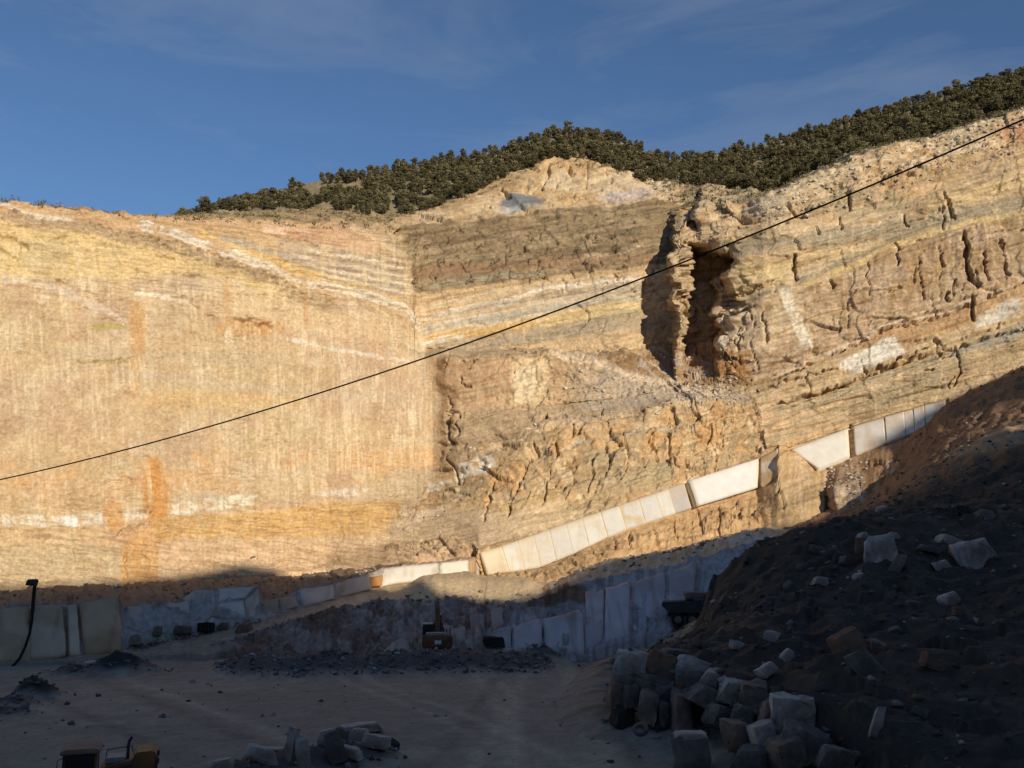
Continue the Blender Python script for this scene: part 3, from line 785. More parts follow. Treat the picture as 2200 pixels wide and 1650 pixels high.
# joints that read as dark lines in the photograph
CR = [
    ([(2074, 508), (2078, 560), (2084, 600), (2100, 612)], 7, 2.2), ([(1924, 518), (1930, 570)], 4, 1.3), ([(1705, 550), (1708, 594)], 5, 1.5),
    ([(2032, 628), (2036, 650)], 5, 1.6), ([(2110, 545), (2122, 600)], 4, 1.4), ([(2086, 640), (2092, 690)], 5, 1.6), ([(2020, 545), (2026, 570)], 4, 1.2),
    ([(1560, 640), (1600, 625), (1660, 600)], 3, 1.2), ([(1550, 690), (1620, 645)], 3, 1.0), ([(1780, 596), (1790, 612)], 4, 1.2),
    ([(1860, 560), (1870, 640)], 2.5, .8), ([(1975, 560), (1985, 640)], 2.5, .9), ([(2150, 520), (2160, 600)], 3, 1), ([(1640, 670), (1650, 740)], 2.5, .8),
    (dk, 4.5, 1.9), ([(x, y + 7) for x, y in pl], 3.5, 1.4), ([(1650, 835), (1720, 812), (1800, 800)], 3, 1.2), ([(1850, 808), (1940, 772), (1990, 752)], 4, 1.5),
    ([(2055, 752), (2060, 800), (2050, 830)], 3, 1), ([(1940, 458), (1948, 480)], 4, 1.3), ([(1800, 466), (1806, 490)], 4, 1.2), ([(1752, 490), (1758, 510)], 4, 1.2),
    ([(1690, 445), (1710, 470), (1730, 475)], 4, 1.2), ([(1815, 420), (1830, 450)], 4, 1.4), ([(1880, 400), (1905, 390), (1960, 380)], 4, 1.0), ([(2030, 420), (2050, 470)], 4, 1.2),
    # middle tier
    ([(967, 890), (966, 930), (972, 955)], 4, 1.5), ([(988, 895), (985, 935)], 3, 1.1), ([(963, 985), (980, 1010), (988, 1040)], 4, 1.3), ([(1435, 925), (1440, 965), (1450, 990), (1460, 1010)], 4.5, 1.6),
    ([(1150, 955), (1150, 985), (1128, 1020), (1110, 1060), (1088, 1105)], 4, 1.4), ([(1190, 960), (1196, 980)], 4, 1.3), ([(1275, 985), (1272, 1030), (1262, 1055)], 4, 1.3),
    ([(1180, 1010), (1176, 1050), (1165, 1090)], 3.5, 1.2), ([(1205, 1060), (1230, 1030)], 4, 1.3), ([(1400, 950), (1410, 990)], 3.5, 1.2), ([(1060, 1040), (1050, 1090), (1040, 1120)], 3, 1.0),
    ([(1340, 930), (1350, 990), (1335, 1030)], 3, 1), ([(1300, 960), (1312, 1010)], 3, 1), ([(1160, 905), (1175, 895)], 5, 2), ([(1015, 770), (1010, 790), (995, 805), (990, 825), (1008, 832)], 3, .9),
    ([(1235, 655), (1262, 665), (1266, 690), (1245, 710)], 2.5, .8), ([(960, 885), (1000, 888)], 3, 1), ([(1170, 905), (1290, 895), (1300, 880)], 3, .8), ([(1230, 920), (1228, 950)], 3, 1),
    ([(1480, 1040), (1490, 1060), (1482, 1075), (1496, 1108)], 6, 2.0), ([(1022, 1190), (1030, 1232)], 5, 2.2), ([(1828, 915), (1822, 940), (1832, 975)], 5, 1.4),
    ([(1262, 1165), (1275, 1190)], 3, .9), ([(1320, 1150), (1330, 1185)], 4, 1.1), ([(1350, 1140), (1358, 1180)], 3, 1), ([(1400, 1130), (1412, 1175)], 3, 1), ([(1445, 1115), (1452, 1160)], 3, 1), ([(1540, 1085), (1546, 1150)], 3, .9),
    ([(1580, 1075), (1590, 1120)], 3, .8), ([(1672, 1000), (1678, 1070), (1690, 1110)], 2.5, .7),
    # the pale cut
    ([(1180, 355), (1172, 380), (1165, 410)], 4.5, 1.6), ([(1222, 350), (1228, 375)], 6, 1.8), ([(1128, 405), (1125, 420)], 4, 1.4), ([(1075, 410), (1090, 425)], 4, 1.2), ([(1040, 440), (1060, 446)], 4, 1.3),
    ([(1200, 380), (1190, 410)], 3, 1), ([(1260, 360), (1262, 400)], 3, 1), ([(1300, 365), (1310, 390)], 3, .8), ([(1145, 420), (1160, 400)], 3, 1), ([(1220, 440), (1250, 430)], 3, 1),
    # left wall
    ([(338, 550), (355, 556), (372, 558)], 5, .9), ([(335, 582), (390, 588), (470, 604)], 2.5, .5), ([(512, 685), (540, 690), (562, 696), (586, 702)], 6, 1.2), ([(530, 678), (560, 690)], 3, .7),
    ([(645, 640), (660, 652), (656, 690), (662, 710)], 2.2, .4), ([(370, 640), (398, 638)], 4, .7), ([(355, 660), (370, 664)], 3, .6), ([(466, 690), (478, 720), (500, 745)], 2.5, .4), ([(410, 650), (425, 662)], 3.5, .7),
    ([(0, 505), (30, 512), (50, 528), (55, 540)], 5, 1.1), ([(0, 530), (40, 560)], 4, .9), ([(110, 520), (150, 505)], 3, .6), ([(120, 600), (135, 605)], 4, .8), ([(440, 540), (480, 560)], 3.5, .7), ([(560, 585), (610, 605), (650, 635)], 4, .8),
    ([(240, 1160), (262, 1140), (310, 1128)], 4, .9), ([(262, 1180), (268, 1240)], 3.5, .8), ([(190, 1040), (255, 1030), (312, 1028)], 2.2, .5), ([(306, 985), (320, 986)], 3, .5), ([(312, 1013), (330, 1012)], 3, .5),
    ([(300, 1100), (318, 1104), (310, 1112)], 4, .8), ([(512, 540), (560, 560)], 2, .4), ([(660, 516), (690, 528)], 3, .7), ([(170, 779), (286, 772)], 4, .5),
    ([(855, 498), (868, 500)], 5, 1.2), ([(740, 540), (748, 552)], 2, .5),
]
for k, (pts, w, dp) in enumerate(CR):
    crack(pts, w, dp, k % 7)
# scattered short joints on the broken faces
rr = random.Random(4)
for k in range(95):
    x, y = rr.uniform(960, 2190), rr.uniform(360, 1110)
    if y < 470 and x < 1560: continue
    L = rr.uniform(12, 42)
    t = rr.choice([rr.uniform(1.2, 1.9), rr.uniform(-.42, -.3), rr.uniform(-.42, -.3)]) if x > 1560 else rr.choice([rr.uniform(1.2, 1.9), rr.uniform(1.2, 1.9), rr.uniform(-.5, -.15)])
    if x > 1640 and 960 < y: continue
    mid = (x + L * .5 * math.cos(t) + rr.uniform(-4, 4), y + L * .5 * math.sin(t))
    if 1050 < x < 1480 and y > 1170 - (x - 1050) * .33: continue
    crack([(x, y), mid, (x + L * math.cos(t), y + L * math.sin(t))], rr.uniform(1.6, 3.0), rr.uniform(.4, .9), k % 9)
for k in range(22):
    x = rr.uniform(1580, 2200)
    y0_, y1_ = float(ip(x, gl)), float(ip(x, pl_))
    y = rr.uniform(y0_, y1_ - 25)
    L = rr.uniform(18, min(75, y1_ - y))
    crack([(x, y), (x + rr.uniform(-5, 7), y + L * .5), (x + rr.uniform(-4, 10), y + L)], rr.uniform(1.3, 2.4), rr.uniform(.3, .8), k % 9)
for k in range(44):
    x, y = rr.uniform(10, 860), rr.choice([rr.uniform(490, 730), rr.uniform(990, 1180)])
    L = rr.uniform(15, 60)
    crack([(x, y), (x + L * .5, y + rr.uniform(-4, 4) + .08 * L), (x + L, y + .16 * L + rr.uniform(-4, 4))], rr.uniform(1.3, 2.6), rr.uniform(.3, .6), k % 9)
for k in range(70):
    x, y = rr.uniform(880, 1370), rr.uniform(480, 620)
    crack([(x, y), (x + rr.uniform(-8, 8), y + rr.uniform(3, 14)), (x + rr.uniform(-14, 14), y + rr.uniform(6, 22))], rr.uniform(1.5, 2.6), rr.uniform(.4, .8), k % 9)
DISP = DISP * (1 - .85 * (PX > 1030) * (PX < 2040) * sm(.55, .95, SV) * sm(1.0, .99, SV))
mb = ((SV > .985) & (SV < 2.0) & (PX > 1030) & (PX < 2040) & ((PX < 1672) | (PX > 1694)))
DISP = np.where(mb, DISP * .1 - .35, DISP)
DISP = np.clip(DISP, -4, 3.2)
DISP[-1] = 0
DISP = DISP * sm(0, .4, SV + .15)
N = grid_normals(G)
N = blur_px(N, 11)
N /= np.linalg.norm(N, axis=-1, keepdims=True) + 1e-9
fl = np.sum(N * (np.array([0, 0, CAMZ]) - G), -1)
N = np.where(((fl < 0) & (SV < 8))[..., None], -N, N)
N = np.where(((N[..., 2] < 0) & (SV >= 8))[..., None], -N, N)
GV = G + N * DISP[..., None]
GV[0, :, 2] -= 2.5
# the edges of the recess are broken, not straight
wn = sm(1400, 1450, PX) * sm(1640, 1590, PX) * sm(5.9, 6.15, SV) * sm(8.1, 7.9, SV)
GV[..., 0] += wn * (3.4 * (fbm(PY / 38, PX / 45, 3, 85) - .5) + 1.6 * (facet(PY / 24, PX / 40, 11, .3)[0]))
GV[..., 1] += wn * 2.2 * (fbm(PY / 26, PX / 60, 3, 86) - .5)
V = GV.reshape(-1, 3)
FQ = grid_faces(NR, NC)
CC = C.reshape(-1, 3)
fc = FQ[:, 0]
svf, pxf, pyf = SV.reshape(-1)[fc], PX.reshape(-1)[fc], PY.reshape(-1)[fc]
lf, rf = LEFT.reshape(-1)[fc] > .5, RIGHT.reshape(-1)[fc] > .5
kind_id = np.full(len(FQ), 0)
kind_id[rf] = 2
kind_id[(~lf) & (~rf)] = 1
kind_id[(~lf) & (~rf) & (svf < 6)] = 3
kind_id[lf & (svf < 8)] = 0
kind_id[(svf >= 1) & (svf < 2) & (pxf >= 1030) & (pxf < 2040)] = 4
kind_id[(svf < 1) & (pxf >= 1030)] = 5
kind_id[(svf >= 8) & (svf < 9)] = 6
kind_id[svf >= 9] = 7
WALL = {}
for k, nm, lb in [(0, 'quarry_wall', 'tall smooth sunlit quarry face with pale vertical streaks on the left'),
                  (1, 'quarry_wall', 'banded quarry face in the deep corner, dark brown above and striped white below'),
                  (2, 'quarry_wall', 'broken ochre quarry face with beds climbing to the right'),
                  (3, 'rock_terrace', 'rough brown rock terrace above the white marble bed'),
                  (4, 'marble_bed', 'white marble bed climbing to the right across the quarry'),
                  (5, 'rock_foot', 'low ochre rock face under the white marble bed'),
                  (6, 'hillside_cut', 'pale bare hillside cut below the pine wood'),
                  (7, 'hill', 'dry hillside under the pine wood')]:
    m = kind_id == k
    if m.any():
        WALL[k] = tag(link(nm, sub_mesh(nm, V, FQ, CC, m), M_ROCK), lb, None, None, 'structure')


# ------------------------------------------------------------------ lower walls, haul road and bench
L0 = [(-320, 1448, 86), (0, 1430, 87), (180, 1416, 90), (430, 1403, 92), (510, 1402, 92.5), (760, 1402, 92.5), (1000, 1402, 92.5), (1250, 1408, 91), (1350, 1378, 94), (1480, 1344, 98), (1560, 1330, 100), (1720, 1300, 104)]
L1 = [(-320, 1440, 88), (0, 1424, 88.5), (180, 1411, 91), (430, 1396, 93), (510, 1370, 95), (620, 1336, 98), (720, 1310, 101), (800, 1294, 104), (900, 1289, 104), (1000, 1285, 104), (1060, 1292, 102.5), (1120, 1296, 101), (1165, 1290, 101), (1180, 1272, 103),
      (1250, 1258, 103), (1300, 1240, 104), (1400, 1222, 105), (1500, 1198, 106.5), (1600, 1170, 110), (1720, 1140, 114)]
L2 = [(-320, 1434, 89), (0, 1419, 89.5), (180, 1407, 92), (270, 1400, 93), (430, 1363, 97), (555, 1336, 101), (640, 1306, 107), (720, 1288, 114), (820, 1260, 128), (920, 1246, 137), (1009, 1234, 143), (1030, 1247, 145), (1177, 1253, 140),
      (1302, 1212, 143), (1470, 1184, 147), (1574, 1156, 150), (1720, 1130, 150)]
L3 = [(-320, 1312, 90.5), (0, 1306, 91), (262, 1288, 94.5), (268, 1300, 95), (410, 1290, 99), (418, 1270, 99.5), (555, 1260, 103), (562, 1290, 103), (636, 1282, 108), (642, 1266, 108.5), (720, 1252, 115.5), (827, 1221, 129.5), (920, 1210, 138.5), (1009, 1202, 144.5), (1024, 1196, 146.5), (1032, 1246, 145.5), (1177, 1252, 141),
      (1302, 1210, 144), (1470, 1182, 148.5), (1574, 1153, 151), (1720, 1126, 151)]
L4 = [(x, y + 1, d + 3.0) for x, y, d in F0 if x < 1740] + [(1745, 1124, 152)]
LX_ = np.concatenate([np.arange(-320, -20, 10.0), np.arange(-20, 1721, 2.6)])
L0 = [(x, float(ip(x, L0, 1)) + 10 * (float(vn(x / 37, .5, 65)) - .4), float(ip(x, L0, 2)) - 3.0 * (float(vn(x / 37, .5, 65)) - .4)) for x in range(-320, 1721, 20)]
GL, SL = loft([L0, L1, L2, L3, L4], [56, 26, 52, 34], LX_)
hb = sm(840, 920, LX_)[None] * sm(1195, 1120, LX_)[None]
hb2 = sm(1190, 1250, LX_)[None] * sm(1700, 1640, LX_)[None]
GL[..., 2] += 1.1 * hb2 * (sm(1.0, 1.25, SL) * sm(2.0, 1.5, SL))[:, None]
GL[..., 2] += 1.8 * hb * (sm(1.0, 1.2, SL) * sm(2.0, 1.4, SL))[:, None]
PX, PY = (q.astype(np.float32) for q in proj(GL))
SV = np.repeat(SL[:, None], GL.shape[1], 1).astype(np.float32)
WX = PX + 6 * (fbm(PX / 30, PY / 30, 4, 1) - 0.5) * 2
WY = PY + 4 * (fbm(PX / 26, PY / 20, 4, 2) - 0.5) * 2
C = np.zeros(GL.shape, np.float32)
DISP = np.zeros(GL.shape[:2])
mi = fbm(PX / 46, PY / 34, 4, 6)
fi = fbm(PX / 8, PY / 7, 3, 7)
wl = sm(1.02, .98, SV) * sm(470, 520, PX)                     # lower wall face
road = sm(.98, 1.02, SV) * sm(2.02, 1.98, SV)
wp = sm(1.98, 2.02, SV) * sm(3.02, 2.98, SV) * (PX < 1030)    # marble wall backing
bnch = sm(2.98, 3.02, SV) * (PX < 1030)
put(np.ones_like(PX), (.36, .27, .2))
put(wl, (.33, .215, .155))
put(wl * sm(.5, .6, mi), (.42, .31, .25), .8)
put(wl * sm(.46, .38, mi), (.26, .145, .09), .8)
put(wl * sm(760, 820, WX) * sm(1180, 1120, WX) * sm(.4, .6, fi), (.47, .35, .28), .7)
put(wl * sm(1040, 1070, WX) * sm(1330, 1360, WY + (WX - 1060) * .35), (.50, .44, .41), .85)
put(wl * sm(1230, 1260, WX), (.50, .44, .41), .85)
put(area([(1160, 1270), (1250, 1260), (1270, 1275)], [(1160, 1302), (1250, 1296), (1270, 1290)], 3), (.27, .145, .08), .9)
put(wl * sm(.56, .66, fbm(PX / 9, PY / 80, 3, 33)), (.24, .16, .12), .5)
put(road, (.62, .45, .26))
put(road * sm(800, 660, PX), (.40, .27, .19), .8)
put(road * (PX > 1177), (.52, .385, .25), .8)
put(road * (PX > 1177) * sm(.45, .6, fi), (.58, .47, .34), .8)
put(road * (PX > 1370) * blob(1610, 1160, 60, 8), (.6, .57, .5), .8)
put(wp, (.45, .40, .35))
put(wp * sm(.5, .62, mi), (.33, .23, .18), .7)
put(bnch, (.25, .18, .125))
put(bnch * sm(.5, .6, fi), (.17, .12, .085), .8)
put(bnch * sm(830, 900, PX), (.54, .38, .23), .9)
tint(np.ones_like(PX), 1 + (0.4 * (fi - .5) + .2 * (mi - .5))[..., None])
b1, e1, q1 = facet(PX / 42, PY / 36, 6)
b2, e2, q2 = facet(PX / 17, PY / 16, 7)
b3, e3, q3 = facet(PX / 7, PY / 7, 8)
A = wl * .75 + road * .12 + wp * .15 + bnch * .5
A = np.where((PX > 1240) & (wl > .5), .3, A)
A = np.where((road > .5) & (PX > 1170), .3, A)
DISP = A * (.8 * b1 + .45 * b2 + .25 * b3 + .7 * (ridge(PX / 40, PY / 36, 4, 24) - .5))
DISP = np.where(SV < .02, 0, DISP)
N = blur_px(grid_normals(GL), 9)
N /= np.linalg.norm(N, axis=-1, keepdims=True) + 1e-9
fl = np.sum(N * (np.array([0, 0, CAMZ]) - GL), -1)
N = np.where((fl < 0)[..., None], -N, N)
GLV = GL + N * DISP[..., None]
GLV[0, :, 2] -= 1.5
V = GLV.reshape(-1, 3)
FQ = grid_faces(*GL.shape[:2])
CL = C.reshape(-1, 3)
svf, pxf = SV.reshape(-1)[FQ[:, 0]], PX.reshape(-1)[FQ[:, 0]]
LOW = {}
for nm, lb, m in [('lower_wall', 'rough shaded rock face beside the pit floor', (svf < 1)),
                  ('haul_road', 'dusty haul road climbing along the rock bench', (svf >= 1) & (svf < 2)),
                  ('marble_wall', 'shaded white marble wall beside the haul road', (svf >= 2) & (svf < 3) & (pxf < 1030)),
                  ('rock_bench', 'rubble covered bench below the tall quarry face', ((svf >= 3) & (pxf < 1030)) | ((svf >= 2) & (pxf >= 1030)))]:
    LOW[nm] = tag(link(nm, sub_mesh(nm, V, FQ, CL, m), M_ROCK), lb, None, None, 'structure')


# ------------------------------------------------------------------ sawn marble pieces standing proud of their beds
def slab(parent, name, quad, ds, back=3.0, proud=.25, c0=(.62, .60, .56), c1=(.5, .42, .32), stain=.35, rough=.05, seed=0, label=None, nx=16, ny=12):
    """quad: top-left, top-right, bottom-right, bottom-left in the photo, ds: metres ahead of each."""
    q = [P(x, y, d - proud) for (x, y), d in zip(quad, ds)]
    s = np.linspace(0, 1, nx)[None, :, None]
    t = np.linspace(0, 1, ny)[:, None, None]
    g = (q[0] * (1 - s) + q[1] * s) * (1 - t) + (q[3] * (1 - s) + q[2] * s) * t
    n = np.cross(q[1] - q[0], q[0] - q[3])
    n /= np.linalg.norm(n)
    if n[1] > 0: n = -n
    X, Z = g[..., 0] * 1.0 + seed * 13.7, g[..., 2]
    e = np.minimum(np.minimum(s, 1 - s)[..., 0] + 0 * t[..., 0], np.minimum(t, 1 - t)[..., 0] + 0 * s[..., 0])
    rg = rough * 6 * (fbm(X * .35, Z * .35, 4, seed) - .5) + rough * 2.5 * (vn(X * 1.3, Z * 1.3, seed) - .5)
    # broken, worn edges
    inpl = (fbm(X * .8, Z * .8, 3, seed + 5) - .5)
    ctr = g.mean((0, 1))
    g = g + n * (rg - (.03 if name == 'marble_panel' else .22) * sm(.08, 0, e) * (0.4 + vn(X * 1.1, Z * 1.1, seed + 2)))[..., None]
    g = g + (ctr - g) * (sm(.06, 0, e) * np.clip(inpl, 0, 1) * (.08 if name == 'marble_panel' else .3))[..., None]
    m = sm(.5, .68, fbm(X * .28, Z * .5, 4, seed + 9)) * stain
    run = sm(.6, .75, fbm(X * 1.6, Z * .14, 3, seed + 11)) * stain
    w = np.clip(m + run, 0, 1)[..., None]
    colr = np.array(c0) * (1 - w) + np.array(c1) * w
    colr = colr * (1 + .1 * (fbm(X * 1.1, Z * 1.1, 3, seed + 3)[..., None] - .5))
    if name == 'marble_panel':                      # pale crystalline veins along the joints
        vw = sm(.075, .02, np.minimum(s, 1 - s)[..., 0] + 0 * t[..., 0])[..., None]
        colr = colr * (1 - .7 * vw) + np.array((.70, .58, .40)) * .7 * vw
    tp_ = (sm(.22, .0, t[..., 0] + 0 * s[..., 0] - .12 * (fbm(X * .9, Z * .3, 3, seed + 21) - .5)) * .55)[..., None]
    colr = colr * (1 - tp_) + np.array(c1) * tp_
    ring = [(0, j) for j in range(nx)] + [(i, nx - 1) for i in range(1, ny)] + [(ny - 1, j) for j in range(nx - 2, -1, -1)] + [(i, 0) for i in range(ny - 2, 0, -1)]
    Vv = list(g.reshape(-1, 3))
    Cv = list(colr.reshape(-1, 3))
    base = len(Vv)
    for (i, j) in ring:
        Vv.append(g[i, j] - n * back)
        Cv.append(colr[i, j])
    Ff = [tuple(f) for f in grid_faces(ny, nx)]
    R = len(ring)
    for k in range(R):
        a, b = ring[k], ring[(k + 1) % R]
        Ff.append((a[0] * nx + a[1], base + k, base + (k + 1) % R, b[0] * nx + b[1]))
    me = np_mesh(name, np.array(Vv), np.array(Ff), np.array(Cv))
    o = link(name, me, M_MARBLE, parent)
    if label: o['label'] = label
    return o


def xi(px, r):  # (y, d) on a rail
    return float(ip(px, r, 1)), float(ip(px, r, 2))


cutsb = [1033, 1078, 1112, 1146, 1180, 1216, 1250, 1290, 1330, 1372, 1408, 1436, 1470]
for k in range(len(cutsb) - 1):
    a, b = cutsb[k] + .1, cutsb[k + 1] - .1
    (yt0, d0), (yt1, d1) = xi(a, M1), xi(b, M1)
    lean = 16
    (yb0, e0), (yb1, e1_) = xi(a + lean, M0), xi(b + lean, M0)
    c0 = (.56 + .03 * math.sin(k * 1.3), .53 + .03 * math.sin(k * 1.3), .47 + .02 * math.sin(k * 1.3)) if k > 0 else (.60, .52, .38)
    if k == 11: c0 = (.42, .38, .35)
    slab(WALL[4], 'marble_panel', [(a, yt0), (b, yt1), (b + lean, yb1), (a + lean, yb0)], (d0, d1, e1_, e0), 1.5, 1.0 + .10 * ((k * 37) % 10) / 10, c0, (.5, .36, .2), .3 if k != 8 else .8, .03, 20,
         'rust stained panel of the white marble bed' if k == 8 else None)
slab(WALL[4], 'marble_panel', [(1480, 1033), (1631, 984), (1628, 1047), (1498, 1087)], (157.5, 160, 159, 157), 2.5, 1.5, (.66, .65, .62), (.56, .5, .42), .15, .02, 41, 'large clean white panel of the marble bed')
slab(WALL[4], 'marble_panel', [(1634, 983), (1670, 963), (1676, 1022), (1634, 1044)], (160, 159, 156, 158), 2.0, 1.0, (.57, .50, .39), (.45, .29, .14), .8, .07, 42, 'yellowish rough end of the white marble panel')
slab(WALL[4], 'marble_panel', [(1697, 965), (1822, 919.5), (1826, 980), (1758, 1006)], (161.3, 161.3, 159.8, 159), 2.0, .7, (.64, .60, .53), (.54, .45, .33), .3, .03, 49)
rb = [1832, 1900, 1942, 1962, 1985, 2030]
for k in range(len(rb) - 1):
    a, b = rb[k] + .2, rb[k + 1] - .2
    (yt0, d0), (yt1, d1) = xi(a, M1), xi(b, M1)
    off = 4
    (yb0, e0), (yb1, e1_) = xi(a + off, M0), xi(b + off, M0)
    slab(WALL[4], 'marble_panel', [(a, yt0), (b, yt1), (b + off, yb1), (a + off, yb0)], (d0, d1, e1_, e0), 1.5, (.9 + .12 * (k % 2)), (.63, .59, .53), (.52, .38, .24), .4, .03, 50 + k)
# shaded wall by the road
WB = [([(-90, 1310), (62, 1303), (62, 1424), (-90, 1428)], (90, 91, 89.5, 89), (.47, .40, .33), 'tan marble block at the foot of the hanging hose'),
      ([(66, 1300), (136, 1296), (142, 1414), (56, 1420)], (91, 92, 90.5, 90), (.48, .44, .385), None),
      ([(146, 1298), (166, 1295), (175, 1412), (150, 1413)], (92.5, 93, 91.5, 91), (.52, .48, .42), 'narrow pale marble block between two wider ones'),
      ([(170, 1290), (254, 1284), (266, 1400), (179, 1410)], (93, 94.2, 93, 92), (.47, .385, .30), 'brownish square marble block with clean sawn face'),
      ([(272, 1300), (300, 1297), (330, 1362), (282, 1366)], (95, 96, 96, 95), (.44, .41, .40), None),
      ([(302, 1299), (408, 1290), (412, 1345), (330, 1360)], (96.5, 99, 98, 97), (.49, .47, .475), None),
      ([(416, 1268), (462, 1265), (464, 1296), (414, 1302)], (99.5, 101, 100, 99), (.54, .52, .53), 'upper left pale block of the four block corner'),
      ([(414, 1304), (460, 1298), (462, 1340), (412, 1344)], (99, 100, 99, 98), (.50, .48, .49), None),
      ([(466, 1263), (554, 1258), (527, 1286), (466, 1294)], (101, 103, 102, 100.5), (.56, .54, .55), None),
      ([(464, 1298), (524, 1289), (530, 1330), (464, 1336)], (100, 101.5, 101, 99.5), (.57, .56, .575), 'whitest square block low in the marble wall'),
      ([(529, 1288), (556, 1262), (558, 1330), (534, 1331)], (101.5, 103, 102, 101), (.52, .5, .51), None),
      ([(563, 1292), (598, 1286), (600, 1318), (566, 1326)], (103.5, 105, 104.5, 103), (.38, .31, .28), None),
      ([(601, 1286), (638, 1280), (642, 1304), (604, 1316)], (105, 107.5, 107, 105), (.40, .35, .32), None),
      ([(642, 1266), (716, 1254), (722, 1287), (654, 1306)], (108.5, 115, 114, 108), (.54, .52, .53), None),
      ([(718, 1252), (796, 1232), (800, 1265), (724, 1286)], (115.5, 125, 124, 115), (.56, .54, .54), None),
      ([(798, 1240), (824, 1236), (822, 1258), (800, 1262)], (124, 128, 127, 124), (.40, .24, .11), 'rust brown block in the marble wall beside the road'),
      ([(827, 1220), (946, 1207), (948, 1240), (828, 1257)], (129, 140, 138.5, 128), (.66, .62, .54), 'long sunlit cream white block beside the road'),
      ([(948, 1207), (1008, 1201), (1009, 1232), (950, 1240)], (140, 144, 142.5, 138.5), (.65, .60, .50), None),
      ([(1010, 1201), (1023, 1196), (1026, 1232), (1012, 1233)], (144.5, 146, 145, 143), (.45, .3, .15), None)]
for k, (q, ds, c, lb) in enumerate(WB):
    if k < 16: c = (min(c[0] * 1.4, .74), c[1] * 1.2, c[2] * .95)  # shaded blocks only: colour warmed to offset the blue skylight, sunlit ones unchanged
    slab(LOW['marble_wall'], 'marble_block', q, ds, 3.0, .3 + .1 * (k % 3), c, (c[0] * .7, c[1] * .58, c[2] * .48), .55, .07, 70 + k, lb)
# blocks in the lower wall right of the excavator
LB = [([(1060, 1352), (1100, 1340), (1100, 1398), (1046, 1402)], (94, 95, 92.5, 92), (.42, .41, .42)), ([(1102, 1340), (1163, 1326), (1168, 1384), (1102, 1398)], (95, 96, 93, 92.5), (.45, .43, .44)),
      ([(1166, 1324), (1252, 1301), (1256, 1404), (1172, 1396)], (96, 97, 91.5, 92.5), (.44, .43, .46)), ([(1255, 1340), (1292, 1330), (1294, 1380), (1258, 1400)], (95, 96, 93.5, 92), (.41, .40, .43)),
      ([(1258, 1270), (1300, 1260), (1294, 1382), (1258, 1400)], (101, 101.7, 93.8, 92), (.46, .44, .46)), ([(1302, 1259), (1353, 1247), (1353, 1367), (1297, 1381)], (101.7, 102.5, 95, 93.8), (.48, .465, .51)),
      ([(1356, 1246), (1432, 1226), (1434, 1350), (1356, 1366)], (103, 104.5, 97.5, 95.3), (.47, .45, .48)), ([(1435, 1224), (1498, 1204), (1490, 1300), (1438, 1342)], (104.5, 106, 100.5, 98), (.45, .43, .45)),
      ([(1056, 1306), (1080, 1300), (1082, 1342), (1058, 1348)], (100, 100.5, 98, 97), (.38, .31, .28)), ([(1120, 1304), (1168, 1294), (1170, 1320), (1124, 1332)], (100, 101, 99, 98), (.36, .31, .28)),
      ([(1010, 1322), (1040, 1316), (1042, 1352), (1012, 1358)], (99, 99.5, 97, 96), (.34, .29, .27)), ([(830, 1386), (870, 1362), (880, 1400), (812, 1402)], (94, 95, 92.5, 92.3), (.34, .30, .27)), ([(960, 1345), (1000, 1338), (1004, 1376), (964, 1380)], (97, 97.5, 95, 94.5), (.34, .30, .28))]
for k, (q, ds, c) in enumerate(LB):
    c = (c[0] * 1.35, c[1] * 1.15, c[2] * 1.0)
    slab(LOW['lower_wall'], 'marble_block', q, ds, 3.5, (.4 + .15 * (k % 3)) if 2 < k < 8 else .55 + .3 * (k % 3), c, (c[0] * .66, c[1] * .54, c[2] * .47), .5, .12, 120 + k)


# ------------------------------------------------------------------ pit floor, spoil heap, the hill behind the viewpoint
def rbf_fit(pts):
    p = np.array(pts, float)
    xy, z = p[:, :2], p[:, 2]
    r = np.linalg.norm(xy[:, None] - xy[None], axis=-1)
    K = r + np.eye(len(p)) * 0.06            # linear kernel: no overshoot
    A = np.zeros((len(p) + 1, len(p) + 1))
    A[:-1, :-1] = -K
    A[-1, :-1] = A[:-1, -1] = 1
    w = np.linalg.solve(A, np.append(z, 0))
    return xy, w


def rbf_eval(fit, x, y):
    xy, w = fit
    out = np.full(x.shape, w[-1])
    for (a, b), c in zip(xy, w[:-1]):
        out = out - c * np.hypot(x - a, y - b)
    return out


